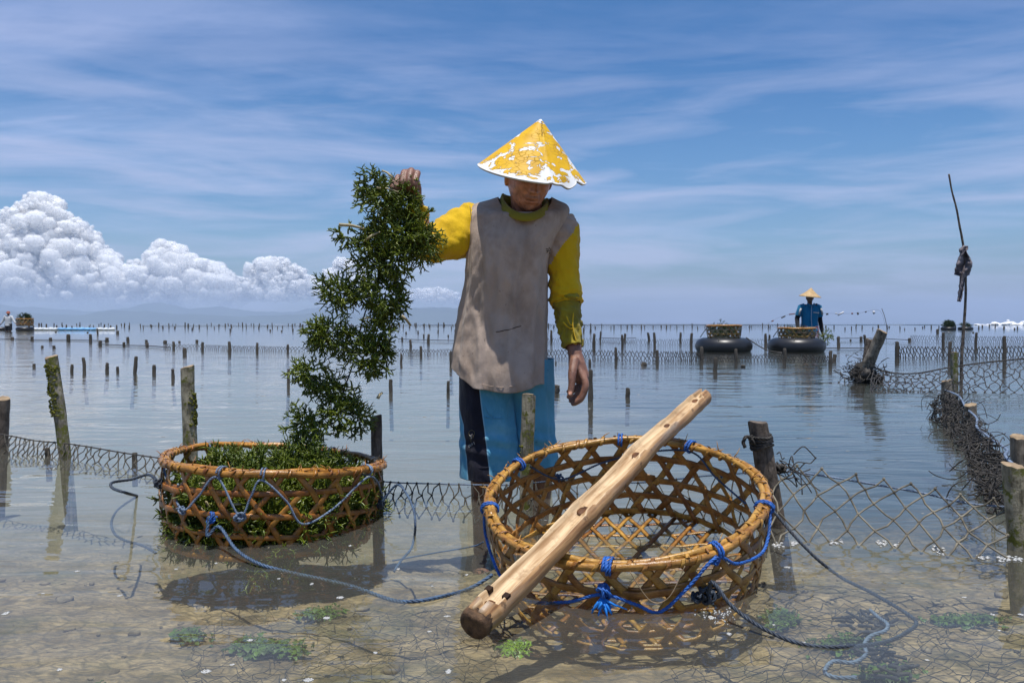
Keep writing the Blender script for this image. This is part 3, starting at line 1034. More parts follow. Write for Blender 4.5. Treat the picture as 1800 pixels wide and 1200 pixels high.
# ------------------------------------------------------------------ nets
def net(name, S, nu, nv, r, mat, label, knots=True, jit=0.15, cat='net', group='nets fencing the seaweed plots', sides=4, wobble=0.12, seed=0, head=None, head_mat=None, head_r=0.004):
    """Diamond mesh of knotted cord over the surface S(u, v)."""
    rd = random.Random(seed)
    mb_ = MB()
    P = {}
    for j in range(nv + 1):
        for i in range(nu + 1):
            u = (i + (0.5 if j % 2 else 0) + rd.uniform(-jit, jit)) / nu
            v = min(1.0, max(0.0, (j + rd.uniform(-jit, jit) * (0 < j < nv)) / nv))
            if u <= 1.0001:
                P[i, j] = Vector(S(min(max(u, 0), 1), v))
    for (i, j), p_ in P.items():
        for di in ((0, -1) if j % 2 == 0 else (0, 1)):
            q = P.get((i + di, j + 1))
            if q is None:
                continue
            L = (q - p_).length
            mid = (p_ + q) / 2 + Vector((rd.uniform(-1, 1), rd.uniform(-1, 1), rd.uniform(-1, 0.4))) * L * wobble
            mb_.tube([p_, mid, q], r, sides, False)
        if knots:
            mb_.ball(p_, (r * 1.9, r * 1.9, r * 2.1), 6, 4)
    root_ = empty(name, S(0.5, 1.0), label, cat, group)
    build('netting', mb_, mat, root_)
    if head:
        hb = MB()
        twisted(hb, head, head_r, None, 0, 4)
        build('head_rope', hb, head_mat or M_net_dark, root_)
    return root_


def span(pts_top, pts_bot, bulge=0.0):
    tp = spline(pts_top, 12)
    bt = spline(pts_bot, 12)

    def at(c, u):
        k = u * (len(c) - 1)
        i = min(int(k), len(c) - 2)
        return c[i] + (c[i + 1] - c[i]) * (k - i)

    def S(u, v):
        a, b_ = at(tp, u), at(bt, u)
        return a + (b_ - a) * v + Vector((0, -bulge * math.sin(math.pi * v), 0))
    return S


# left net, low over the water
tops = [(-30, 758, 3.95), (20, 766, 3.72), (60, 774, 3.66), (105, 778, 3.60), (150, 784, 3.5), (220, 796, 3.36), (290, 806, 3.22)]
T = [W(*q) for q in tops]
B = [W(q[0], q[1], q[2]) * 1.0 + Vector((0.01, -0.10, 0)) for q in tops]
B = [Vector((q.x, q.y, -0.035)) for q in B]
net('fishing_net', span(T, B), 30, 3, 0.0024, M_net, 'low sagging net between the mossy post and the filled basket', head=T, head_r=0.0032, seed=1, wobble=0.2)
# net behind the filled basket up to the man's legs
T = [W(x, y, Y) for x, y, Y in ((655, 844, 2.80), (700, 848, 2.76), (770, 850, 2.72), (850, 852, 2.66), (925, 852, 2.60))]
B = [Vector((q.x, q.y - 0.09, -0.05)) for q in T]
net('fishing_net', span(T, B), 16, 3, 0.0023, M_net, 'short net strung from the filled basket past the legs of the man', head=T, head_mat=M_rope_grey, head_r=0.0026, seed=2, wobble=0.22)
# net behind the empty basket
T = [W(x, y, Y) for x, y, Y in ((925, 850, 2.60), (1010, 842, 2.55), (1120, 848, 2.5), (1240, 836, 2.45), (1350, 828, 2.40))]
B = [Vector((q.x, q.y - 0.10, -0.08)) for q in T]
net('fishing_net', span(T, B, 0.02), 14, 4, 0.0021, M_net, 'net seen through the open weave behind the empty basket', head=T, head_mat=M_rope_dim, head_r=0.0028, seed=3, wobble=0.2)
# the big near net on the right
T = [W(x, y, Y) for x, y, Y in ((1366, 826, 2.37), (1440, 835, 2.34), (1530, 850, 2.30), (1620, 866, 2.25), (1700, 884, 2.20), (1786, 892, 2.14))]
T0 = [q.copy() for q in T]
TU = [q + Vector((0, 0, 0.020)) for q in T]
B = [Vector((G(x, y).x, G(x, y).y, -0.004)) for x, y in ((1352, 962), (1430, 952), (1520, 958), (1620, 968), (1700, 980), (1800, 985))]
net('fishing_net', span(TU, B, -0.02), 9, 5, 0.0027, M_net_pale, 'wide meshed net hanging from a blue cord right of the empty basket', head=T0, head_mat=M_rope_grey, head_r=0.0034, seed=4, wobble=0.10, jit=0.12, sides=6)
# cord tangle where it is tied to the leaning post
mb = MB()
rd = random.Random(4)
c0 = W(1378, 822, 2.36)
for k in range(18):
    d = Vector((rd.uniform(-0.3, 1), rd.uniform(-1, 0.4), rd.uniform(-0.7, 0.7)))
    L = rd.uniform(0.03, 0.10)
    s_ = c0 + Vector((rd.gauss(0, 0.022), rd.gauss(0, 0.012), rd.gauss(0, 0.018)))
    mb.tube(spline([s_, s_ + d * L * 0.4 + Vector((0, 0, rd.uniform(-0.02, 0.02))), s_ + d * L * 0.7, s_ + d * L + Vector((0, 0, rd.uniform(-0.03, 0.02)))], 4), 0.0017, 4)
knot(mb, c0 + Vector((-0.015, -0.01, 0)), 0.016, 0, 6, 9)
tag(build('cord_tangle', mb, M_net_dark), 'dark knot of cut cord ends tying the wide net to the leaning post', 'cord')
# the same net lying on the seabed in front


def on_bed(x, y):
    return depth_at(x, y) + 0.016 * fbm(x * 3.0, y * 4.5, 0.3, 3) + 0.012


def bed_net(u, v):
    ax = [G(1300, 950), G(1860, 985)]
    bx = [Vector((0.10, 1.18, 0)), Vector((1.05, 1.15, 0))]
    a = ax[0].lerp(ax[1], u)
    b_ = bx[0].lerp(bx[1], u)
    q = a.lerp(b_, v)
    q.x += 0.03 * mn.noise(Vector((u * 5, v * 5, 2)))
    q.y += 0.03 * mn.noise(Vector((u * 5, v * 5, 8)))
    q.z = max(on_bed(q.x, q.y), -0.2) + 0.02 * abs(mn.noise(Vector((u * 7, v * 7, 1))))
    q.z = min(q.z, -0.010)
    return q


net('sunken_net', bed_net, 15, 24, 0.0009, M_net_dark, 'dark net spread over the seabed below the wide net at lower right', jit=0.25, wobble=0.2, group='nets lying under water', seed=5, knots=False)


def bed_net2(u, v):
    a = Vector((-0.80, 2.05, 0)).lerp(Vector((-0.02, 2.1, 0)), u)
    b_ = Vector((-0.62, 1.42, 0)).lerp(Vector((0.02, 1.32, 0)), u)
    q = a.lerp(b_, v)
    q.x += 0.05 * mn.noise(Vector((u * 4, v * 4, 21)))
    q.y += 0.05 * mn.noise(Vector((u * 4, v * 4, 28)))
    q.z = min(on_bed(q.x, q.y), -0.012)
    return q


net('sunken_net', bed_net2, 14, 18, 0.0007, M_net_dark, 'fine net lying on the seabed in front of the filled basket', jit=0.3, wobble=0.25, group='nets lying under water', seed=6, knots=False)


# heaped net on the right
def heap(u, v):
    c = spline([W(1662, 690, 5.0), W(1690, 706, 4.6), W(1716, 745, 4.0), W(1748, 782, 3.4), W(1772, 812, 2.9), W(1800, 850, 2.5)], 10)
    k = u * (len(c) - 1)
    i = min(int(k), len(c) - 2)
    p_ = c[i] + (c[i + 1] - c[i]) * (k - i)
    z = p_.z * (1 - v)
    wv = 0.10 * v + 0.05 * mn.noise(Vector((u * 17, v * 4, 3)))
    return Vector((p_.x - wv + 0.04 * mn.noise(Vector((u * 25, v * 6, 8))), p_.y + 0.06 * mn.noise(Vector((u * 21, v * 5, 5))), z + 0.03 * mn.noise(Vector((u * 30, v * 7, 12)))))


HT = [heap(u, 0.0) + Vector((0, 0, 0.015)) for u in np.linspace(0, 1, 14)]
hn = net('fishing_net', heap, 46, 8, 0.0030, M_net_dark, 'bunched up dark net running back to the short sawn post on the right', jit=0.55, wobble=0.55, seed=7, head=HT, head_mat=M_rope_grey, head_r=0.006)
mb = MB()
rd = random.Random(31)
for _ in range(280):
    u = rd.random()
    p_ = heap(u, rd.uniform(0.0, 0.75))
    a = Vector((rd.gauss(0, 1), rd.gauss(0, 1), rd.gauss(0, 1))).normalized()
    L = rd.uniform(0.05, 0.16)
    q = p_ + Vector((rd.gauss(0, 0.015), rd.gauss(0, 0.02), rd.gauss(0, 0.012)))
    b_ = a.orthogonal().normalized()
    b_.rotate(Quaternion(a, rd.uniform(0, 6.28)))
    mb.tube(spline([q, q + a * L * 0.3 + b_ * L * 0.3, q + a * L * 0.75 + b_ * L * 0.25, q + a * L - b_ * L * 0.1 + Vector((0, 0, -0.02))], 3), 0.0019, 4, False)
build('loose_cord', mb, M_net_dark, hn)
# slack net from the leaning stick to the right edge
T = [W(x, y, Y) for x, y, Y in ((1530, 642, 8.2), (1560, 654, 8.0), (1610, 656, 7.9), (1672, 645, 7.8), (1740, 636, 7.7), (1815, 629, 7.6))]
B = [Vector((q.x * (6.9 / q.y), 6.9, 0.0)) for q in T]
net('fishing_net', span(T, B), 22, 6, 0.0042, M_net_dark, 'slack wide net from the leaning stick past the marker pole', jit=0.22, wobble=0.15, seed=8, knots=True, head=T, head_r=0.008)


def low_net(pts, hgt, label, nu, r, seed, nv=3, mat=None, lift=0.0):
    Tt, Bb = [], []
    for x, y in pts:
        g = G(x, y)
        Tt.append(Vector((g.x, g.y, hgt + lift)))
        Bb.append(Vector((g.x, g.y - 0.05, -0.02 + lift)))
    net('fishing_net', span(Tt, Bb), nu, nv, r, mat or M_net_dark, label, jit=0.2, wobble=0.15, knots=False, seed=seed, sides=3, head=None)


low_net([(290, 611), (356, 613), (404, 615), (452, 616), (507, 617), (600, 618), (700, 622), (740, 623), (800, 622)], 0.10, 'low far net in line with the stakes left of the man', 100, 0.0055, 11)
low_net([(958, 630), (1020, 630), (1083, 632), (1155, 634), (1200, 633), (1233, 634)], 0.15, 'low far net between the bare wrist and the left black tube', 56, 0.006, 12)
low_net([(1232, 635), (1294, 635), (1380, 634), (1462, 637)], 0.10, 'weedy net along the water in front of the two black tubes', 48, 0.006, 13)
low_net([(960, 603), (1050, 604), (1150, 606), (1230, 605)], 0.16, 'faint farther net beyond the bare hand', 70, 0.0045, 14, 2)
low_net([(1320, 605), (1350, 606), (1370, 606)], 0.16, 'short faint net between the two black tubes', 14, 0.0045, 15, 2)
low_net([(1578, 628), (1620, 629), (1670, 629), (1720, 629), (1766, 628), (1810, 628)], 0.20, 'net strung from the dark post to the right edge beyond the marker pole', 40, 0.0075, 16)
low_net([(1600, 601), (1658, 603), (1715, 604), (1766, 604), (1810, 604)], 0.22, 'faint farther net on the right behind the rag pole', 56, 0.0050, 17)


def line(pts, r, mat, label, z=0.0, name='rope_line', group='lines stretched between the stakes'):
    mb_ = MB()
    P_ = []
    for x, y in pts:
        g = G(x, y)
        P_.append(Vector((g.x, g.y, z)))
    mb_.tube(spline(P_, 8), r, 5)
    tag(build(name, mb_, mat), label, 'rope', group)


line([(0, 596), (60, 598), (120, 598), (160, 599), (190, 600)], 0.012, M_net_dark, 'dark line along the nearer stubs on the far left', 0.02)
line([(176, 606), (218, 608), (259, 609), (300, 612)], 0.012, M_net_dark, 'dark line along the lower stubs left of the pale post', 0.02)
line([(1058, 596), (1090, 597), (1118, 596)], 0.012, M_net_dark, 'short dark line just beyond the bare hand', 0.05)
line([(1470, 597), (1530, 597), (1598, 600)], 0.012, M_net_dark, 'dark line left of the farther right net', 0.05)
line([(700, 597), (753, 599), (800, 600)], 0.012, M_net_dark, 'dark line between the seaweed and the shirt', 0.03)
line([(1430, 613), (1480, 613), (1530, 613)], 0.011, M_net_dark, 'dark line right of the worker towards the leaning stick', 0.02)
# the strung far nets that make the dark band at the horizon
for k, (x0, x1, y, h, lab) in enumerate([(955, 1420, 574.6, 0.45, 'dark far net along the horizon between the man and the worker'), (250, 845, 573.6, 0.22, 'dark far net along the horizon below the hills')]):
    Tt = [Vector((G(x, y).x, G(x, y).y, h)) for x in np.linspace(x0, x1, 6)]
    Bb = [Vector((q.x, q.y, 0.0)) for q in Tt]
    net('fishing_net', span(Tt, Bb), 120, 2, 0.022, M_net_dark, lab, jit=0.2, wobble=0.1, knots=False, seed=40 + k, sides=3)


# ------------------------------------------------------------------ woven baskets
def basket(origin, normal, yaw, R0, H, R1, n, hoops, mats, label, group, sw=0.0085, th=0.0020, rim_r=0.0085, segs=26, seed=0, base=True, lacing=None, name='woven_basket', hw=None):
    """Open hexagonal cane weave. origin is the centre of the rim; the wall falls along -normal."""
    rd = random.Random(seed)
    nz = Vector(normal).normalized()
    ex = Vector((1, 0, 0))
    ex = (ex - nz * ex.dot(nz)).normalized()
    ey = nz.cross(ex)
    c, s = math.cos(yaw), math.sin(yaw)
    ex, ey = ex * c + ey * s, ey * c - ex * s
    O = Vector(origin)
    M_a, M_b, M_rim = mats
    root_ = empty(name, O - nz * H, label, 'basket', group)

    def rad(q):          # q: 0 at the rim, 1 at the base
        return R0 + (R1 - R0) * q + 0.035 * R0 * math.sin(math.pi * min(1, q * 1.15))

    def P(a, q, dr=0.0):
        wob = 1 + 0.012 * math.sin(3 * a + seed) + 0.008 * math.sin(5 * a + 2 * seed)
        r = (rad(q) + dr) * wob
        return O + ex * (r * math.cos(a)) + ey * (r * math.sin(a)) - nz * (q * H + 0.004 * math.sin(2 * a + seed))

    def out(a):
        return ex * math.cos(a) + ey * math.sin(a)

    def strip(nm, A, w, mat, ns):
        """A(t) -> angle, q, radial offset."""
        mb_ = MB()
        rings = []
        pts = [A(t) for t in np.linspace(0, 1, ns)]
        pp = [P(*x) for x in pts]
        for i, x in enumerate(pts):
            t = (pp[min(i + 1, ns - 1)] - pp[max(i - 1, 0)]).normalized()
            o_ = out(x[0])
            b = t.cross(o_).normalized()
            o_ = b.cross(t)
            ww = w * (1 + 0.12 * mn.noise(Vector((i * 0.3, seed, x[0] * 2))))
            rings.append([pp[i] + b * ww + o_ * 0.0, pp[i] + b * ww * 0.55 + o_ * th, pp[i] - b * ww * 0.55 + o_ * th, pp[i] - b * ww, pp[i] - b * ww * 0.6 - o_ * th * 0.6, pp[i] + b * ww * 0.6 - o_ * th * 0.6])
        mb_.loft(rings)
        return build(nm, mb_, mat, root_)

    span_ = 2 * math.pi * len(hoops) / (2.0 * n)          # angle a diagonal strip sweeps on its way down
    NH = len(hoops)
    for fam in (1, -1):
        for k in range(n):
            a0 = 2 * math.pi * (k + (0.0 if fam > 0 else 0.5)) / n + rd.uniform(-0.02, 0.02)
            ph = rd.uniform(-0.25, 0.25)
            amp = th * 1.25

            def A(t, a0=a0, fam=fam, ph=ph, amp=amp):
                q = t * 1.0
                a = a0 + fam * span_ * t + 0.012 * math.sin(9 * t + a0 * 5)
                d = amp * math.cos(2 * math.pi * (t * NH + 0.25) + (0 if fam > 0 else math.pi) + ph)
                return a, q, d
            strip('diagonal_cane', A, sw * rd.uniform(0.85, 1.12), M_a if rd.random() < 0.5 else M_b, max(10, int(segs * 0.8)))
    for hi, q0 in enumerate(hoops):
        st = rd.uniform(0, 6.28)
        q_a = q0 + rd.uniform(-0.02, 0.02)

        def A(t, st=st, q0=q_a, hi=hi):
            a = st + t * 2 * math.pi * 1.05
            return a, q0 + 0.018 * math.sin(2 * a + hi * 2) + 0.03 * (t - 0.5), th * 1.1 * math.cos(a * n + hi * math.pi) + 0.0045 * (t > 0.95)
        strip('hoop_cane', A, (hw or sw) * rd.uniform(0.9, 1.1), M_b if hi % 2 else M_a, segs * 5)
    # double rim bound with split cane
    for kk, (dr, dz, rs) in enumerate(((0.006, 0.0, 1.0), (-0.007, 0.004, 0.85))):
        mb_ = MB()
        path, rr = [], []
        for a in np.linspace(0, 2 * math.pi * 1.04, 110 if segs > 12 else 40):
            p_ = P(a + kk * 2.2, 0.0, dr + (0.007 if a > 2 * math.pi * 0.98 else 0)) + nz * (dz + 0.003 * math.sin(a * 7 + kk))
            path.append(p_)
            rr.append(rim_r * rs * (1 + 0.07 * math.sin(a * 11 + seed + kk) + 0.05 * math.sin(a * 29)))
        mb_.tube(path, rr, 8 if segs > 12 else 5, squash=1.15)
        build('rim_cane', mb_, M_rim if kk == 0 else M_a, root_)
    mb_ = MB()
    if segs > 12:
        turns = 46
        for k in range(turns):
            a0 = 2 * math.pi * (k + rd.uniform(-0.25, 0.25)) / turns
            sweep = rd.uniform(0.06, 0.13)
            w_ = rd.uniform(0.003, 0.006)
            rings = []
            for t in np.linspace(0, 1, 13):
                b = t * 2 * math.pi * 0.98 + 1.0
                a = a0 + sweep * t
                o_ = out(a)
                off = o_ * (math.cos(b) * rim_r * 1.95) + nz * (math.sin(b) * rim_r * 1.32 + 0.001)
                c_ = P(a, 0.0, 0.0) + off
                tt = (ex * -math.sin(a) + ey * math.cos(a))
                nn = off.normalized()
                rings.append([c_ - tt * w_, c_ - tt * w_ * 0.5 + nn * 0.0012, c_ + tt * w_ * 0.5 + nn * 0.0012, c_ + tt * w_])
            mb_.loft(rings, False, False)
            build('rim_wrap', mb_, M_b, root_)
            mb_ = MB()
        for _ in range(40):          # frayed ends of the binding
            a = rd.uniform(0, 6.28)
            p_ = P(a, 0.0, rd.uniform(-0.01, 0.012)) + nz * rim_r * 1.3
            d = (ex * rd.uniform(-1, 1) + ey * rd.uniform(-1, 1) + nz * rd.uniform(0.0, 0.7)).normalized()
            mb_.tube([p_, p_ + d * 0.012, p_ + d * 0.024 + nz * rd.uniform(-0.008, 0.006)], [0.0015, 0.0013, 0.0006], 4)
        tag(build('frayed_fibre', mb_, M_b, root_), kind='stuff')
    if base:
        dsp = R1 * 0.185
        for fi, ang in enumerate((0, 1.0472, 2.0944)):
            dd = ex * math.cos(ang) + ey * math.sin(ang)
            pp_ = dd.cross(nz)
            for k in range(-6, 6):
                o_ = (k + 0.5) * dsp
                if abs(o_) > R1 * 0.97:
                    continue
                L = math.sqrt(R1 * R1 - o_ * o_)
                c_ = O - nz * (H + 0.001) + pp_ * o_
                mb_ = MB()
                rings = []
                for t in np.linspace(-1, 1, 13):
                    w_ = 0.0022 * math.cos(math.pi * (t * L / dsp + fi * 0.66))
                    q = c_ + dd * (t * L) + nz * (w_ - 0.012 * (1 - t * t))
                    rings.append([q + pp_ * sw * 0.85, q + nz * th, q - pp_ * sw * 0.85, q - nz * th])
                mb_.loft(rings)
                build('floor_cane', mb_, M_a if rd.random() < 0.5 else M_b, root_)
    return root_, P, out, nz


# the filled basket on the left, the empty one on the right
B1C = Vector(((481 - 900) / F * 2.45, 2.45, 0.180))
B1 = basket(B1C, (0.068, 0.050, 1), 0.3, 0.319, 0.230, 0.300, 23, (0.25, 0.50, 0.75, 0.99), (M_cane_a, M_cane_a, M_cane_rim),
            'round cane basket heaped with green seaweed below the hanging garland', 'baskets in the foreground shallows', seed=1, sw=0.0082, rim_r=0.0088)
B2C = Vector(((1097 - 900) / F * 1.965, 1.965, 0.178))
B2 = basket(B2C, (-0.09, -0.245, 1), 0.9, 0.338, 0.218, 0.318, 25, (0.26, 0.52, 0.78, 0.99), (M_cane_b, M_cane_b, M_cane_b),
            'large empty tilted cane basket with a carved pole lying across it', 'baskets in the foreground shallows', seed=3, sw=0.0090, rim_r=0.0085)


def lace(B, name_, items, mat, r, ties=(), knots=(), parent=None):
    """Rope run in and out of the weave: items are (angle, q, dr)."""
    mb_ = MB()
    root_, P, out, nz = B
    if items:
        twisted(mb_, [P(a, q, d) for a, q, d in items], r)
    for a in ties:                     # loops round the rim
        pts = []
        for t in np.linspace(0, 2 * math.pi * 1.6, 18):
            pts.append(P(a + 0.012 * t / 3, 0.0, 0.0) + out(a) * (math.cos(t) * 0.021) + nz * (math.sin(t) * 0.0155))
        twisted(mb_, pts, r * 0.9, None, 0, 4)
    for a, q, rr in knots:
        knot(mb_, P(a, q, 0.012), rr, 0, 5, int(a * 100))
    return build(name_, mb_, mat, root_)


def ang_of(B, px, py, q=0.0, front=True):
    """Angle on the basket whose wall point at q projects nearest to a pixel."""
    best, ba = 1e9, 0
    for a in np.linspace(0, 2 * math.pi, 720):
        p_ = B[1](a, q)
        if front != (p_.y < (B1C if B is B1 else B2C).y):
            continue
        d = p_ - Vector((0, 0, CAMZ))
        v = d.y * CP - d.z * SP
        x = 900 + F * d.x / v
        y = 600 - F * (d.z * CP + d.y * SP) / v
        e_ = (x - px) ** 2 + (y - py) ** 2
        if e_ < best:
            best, ba = e_, a
    return ba


def pts_on(B, seq, front=True):
    out_ = []
    last = None
    for px, q, d in seq:
        a = ang_of(B, px, 0, q, front) if False else None
        best, ba = 1e9, 0
        for aa in np.linspace(0, 2 * math.pi, 720):
            p_ = B[1](aa, q)
            cy = (B1C if B is B1 else B2C).y
            if front != (p_.y < cy):
                continue
            e_ = abs(900 + F * p_.x / p_.y - px)
            if e_ < best:
                best, ba = e_, aa
        if last is not None:
            while ba - last > math.pi:
                ba -= 2 * math.pi
            while ba - last < -math.pi:
                ba += 2 * math.pi
        last = ba
        out_.append((ba, q, d))
    return out_


# lacing of the filled basket: a zigzag of faded blue cord along the front and back
seq = pts_on(B1, [(287, 0.05, 0.012), (322, 0.45, 0.014), (350, 0.30, 0.012), (384, 0.05, 0.014), (420, 0.48, 0.014), (440, 0.25, 0.012), (458, 0.06, 0.014), (500, 0.30, 0.012), (528, 0.58, 0.014),
                  (580, 0.42, 0.012), (640, 0.08, 0.014), (668, 0.35, 0.012), (675, 0.55, 0.014)])
tie = [pts_on(B1, [(x, 0, 0)])[0][0] for x in (384, 458, 640)] + [pts_on(B1, [(x, 0, 0)], False)[0][0] for x in (366, 512, 528, 584)]
lace(B1, 'lacing_cord', seq, M_rope_grey, 0.0032, tie, [(seq[4][0], 0.50, 0.011), (seq[1][0], 0.48, 0.009)])
kx = pts_on(B1, [(372, 0.58, 0.0)])[0][0]
lace(B1, 'blue_knot', [], M_rope_blue, 0.004, (), [(kx, 0.52, 0.012)])
lace(B1, 'end_knot', [], M_rope_dark, 0.004, (), [(pts_on(B1, [(676, 0.5, 0)])[0][0], 0.5, 0.012)])
lace(B1, 'end_knot', [], M_rope_dark, 0.004, (), [(pts_on(B1, [(284, 0.25, 0)])[0][0], 0.25, 0.011)])
# bright blue lacing of the empty basket
seq = pts_on(B2, [(848, 0.05, 0.014), (860, 0.32, 0.012), (890, 0.47, 0.014), (930, 0.55, 0.014), (1000, 0.40, 0.014), (1062, 0.25, 0.016), (1120, 0.36, 0.014), (1158, 0.46, 0.014), (1205, 0.25, 0.014),
                  (1252, 0.02, 0.017), (1290, 0.2, 0.012), (1330, 0.3, 0.014), (1342, 0.22, 0.014), (1346, 0.0, 0.014)])
tie = [pts_on(B2, [(x, 0, 0)])[0][0] for x in (858, 1062, 1068, 1256, 1345)] + [pts_on(B2, [(x, 0, 0)], False)[0][0] for x in (915, 1096, 1218)]
lace(B2, 'lacing_rope', seq, M_rope_blue, 0.0040, tie, [(seq[5][0], 0.23, 0.014), (seq[9][0], 0.06, 0.009)])
bseq = pts_on(B2, [(930, 0.10, -0.004), (985, 0.42, -0.008), (1060, 0.30, -0.006), (1140, 0.16, -0.006), (1220, 0.06, -0.006), (1262, 0.30, -0.008), (1318, 0.45, -0.006)], False)
lace(B2, 'rear_lacing', bseq, M_rope_dim, 0.0030, (), [(bseq[1][0], 0.42, 0.011), (bseq[1][0] + 0.03, 0.41, 0.009), (bseq[5][0], 0.34, 0.008)])
# frayed end of the big blue knot
mb = MB()
rd = random.Random(6)
kp = B2[1](seq[5][0], 0.27, 0.022)
for k in range(22):
    d = Vector((rd.gauss(0.1, 0.5), rd.uniform(-0.7, 0.0), rd.uniform(-1.2, -0.3)))
    L = rd.uniform(0.018, 0.034)
    mb.tube([kp, kp + d * L * 0.6 + Vector((rd.gauss(0, 0.004), 0, 0)), kp + d * L + Vector((rd.gauss(0, 0.006), 0, -0.004))], [0.0036, 0.003, 0.0014], 5)
build('frayed_end', mb, surf_mat('bright_blue_fray', (0.02, 0.25, 0.80), 0.6, 0.4, 0.3, 60), B2[0])
lace(B2, 'dark_knot', [], M_rope_dark, 0.004, (), [(pts_on(B2, [(1238, 0.38, 0)])[0][0], 0.38, 0.014), (pts_on(B2, [(1222, 0.38, 0)])[0][0], 0.38, 0.010), (pts_on(B2, [(1254, 0.38, 0)])[0][0], 0.38, 0.010)])
mb = MB()
a1, a2 = pts_on(B2, [(1110, 0.1, 0), (1200, 0.1, 0)])
mb.tube(spline([B2[1](a1[0], 0.0, 0.02), B2[1]((a1[0] * 2 + a2[0]) / 3, 0.30, 0.022), B2[1]((a1[0] + a2[0] * 2) / 3, 0.28, 0.022), B2[1](a2[0], 0.0, 0.02)], 8), 0.0011, 5)
build('loose_fibre', mb, M_cutwood, B2[0])


# ------------------------------------------------------------------ the carved pole across the empty basket
def carved_pole():
    A, Bp = W(838, 1092, 1.47), W(1238, 698, 2.36)
    rA, rB = 0.0295, 0.0265
    ax = (Bp - A)
    L = ax.length
    ax.normalize()
    side = ax.cross(Vector((0, 0, 1))).normalized()
    upv = side.cross(ax).normalized()
    openv = (upv * 0.97 + side * 0.16).normalized()
    sd = ax.cross(openv).normalized()
    root_ = empty('carrying_pole', A, 'split carved carrying pole with an open groove lying across the empty basket', 'pole')
    m, t, o = new_mat('pole_skin')
    tc = t.nodes.new('ShaderNodeTexCoord').outputs['Object']
    rot = ax.to_track_quat('Z', 'Y').inverted().to_euler()
    v = mapping(t, mapping(t, tc, (1, 1, 1), tuple(rot)), (1, 1, 0.09))
    c = mixc(t, ramp(t, noise_(t, v, 70, 6, 0.6), [(0.36, 0), (0.62, 1)]), (0.22, 0.105, 0.04), (0.50, 0.29, 0.125))
    grey = ramp(t, noise_(t, v, 26, 5, 0.65), [(0.48, 0), (0.62, 1)])
    c = mixc(t, math_(t, 'MULTIPLY', grey, 0.7), c, (0.34, 0.28, 0.215))
    stn = ramp(t, noise_(t, tc, 24, 6, 0.7), [(0.60, 0), (0.68, 1)])
    c = mixc(t, math_(t, 'MULTIPLY', stn, 0.7), c, (0.055, 0.03, 0.016))
    b = N(t, 'ShaderNodeBsdfPrincipled', {'Base Color': c, 'Roughness': 0.45, 'Specular IOR Level': 0.45})
    bn = N(t, 'ShaderNodeBump', {'Strength': 0.5, 'Distance': 0.003, 'Height': noise_(t, v, 130, 5, 0.6)})
    t.links.new(bn.outputs[0], b.inputs['Normal'])
    t.links.new(b.outputs[0], o.inputs[0])
    M_in, t, o = new_mat('pole_groove')
    tc = t.nodes.new('ShaderNodeTexCoord').outputs['Object']
    v = mapping(t, mapping(t, tc, (1, 1, 1), tuple(rot)), (1, 1, 0.06))
    c = mixc(t, ramp(t, noise_(t, v, 90, 5, 0.6), [(0.36, 0), (0.60, 1)]), (0.36, 0.215, 0.10), (0.66, 0.49, 0.29))
    c = mixc(t, math_(t, 'MULTIPLY', ramp(t, noise_(t, tc, 20, 6, 0.7), [(0.54, 0), (0.68, 1)]), 0.55), c, (0.20, 0.10, 0.04))
    b = N(t, 'ShaderNodeBsdfPrincipled', {'Base Color': c, 'Roughness': 0.5, 'Specular IOR Level': 0.4})
    bn = N(t, 'ShaderNodeBump', {'Strength': 0.4, 'Distance': 0.002, 'Height': noise_(t, v, 150, 5, 0.6)})
    t.links.new(bn.outputs[0], b.inputs['Normal'])
    t.links.new(b.outputs[0], o.inputs[0])
    M_node = surf_mat('pole_node', (0.17, 0.065, 0.018), 0.6, 0.3, 0.6, 60, (1, 1, 1), (0.04, 0.016, 0.006), 0.5, 120)
    M_end = surf_mat('pole_end_grain', (0.16, 0.09, 0.045), 0.75, 0.3, 0.7, 60, (1, 1, 1), (0.035, 0.02, 0.012), 0.8, 150, 0.004)
    M_notch_shade = surf_mat('painted_notch_shade', (0.035, 0.018, 0.01), 0.8, 0.2, 0.3, 60)
    nodes = (0.035, 0.345, 0.60, 0.775, 0.945)

    def rr(s):
        q = rA + (rB - rA) * s + 0.0022 * math.sin(math.pi * min(1.0, s * 1.15 + 0.08))
        for nd in nodes:
            q *= 1 + 0.07 * math.exp(-((s - nd) / 0.018) ** 2)
        return q * (1 + 0.03 * math.sin(s * 23) + 0.02 * math.sin(s * 51 + 1))

    def cen(s):
        return A + ax * (L * s) + side * (0.007 * math.sin(s * 6) + 0.0015 * math.sin(s * 17)) + upv * (0.012 * math.sin(s * math.pi) + 0.0012 * math.sin(s * 21))

    mb_ = MB()
    rings = []
    half = R(47)
    no, ni = 22, 12
    S_ = np.linspace(0, 1, 130)
    for s in S_:
        q = rr(s)
        wall = q * 0.76
        hv = half * (1 + 0.10 * mn.noise(Vector((s * 11, 3, 1))))
        if s < 0.03 or s > 0.965:
            hv = half * 0.30
        for nd in nodes[1:]:
            if abs(s - nd) < 0.016:
                hv *= 0.80
        ring = []
        for k in range(no):
            a = hv + (2 * math.pi - 2 * hv) * k / (no - 1)
            ring.append(cen(s) + openv * (q * math.cos(a)) + sd * (q * math.sin(a)))
        for k in range(ni):
            xl = q * math.sin(hv) * 0.86
            x_ = -xl + 2 * xl * k / (ni - 1)
            dpt = q * 0.42 * (1 - (x_ / xl) ** 4)
            ring.append(cen(s) + openv * (q * math.cos(hv) * 0.99 - dpt) + sd * x_)
        rings.append(ring)
    n_ = no + ni
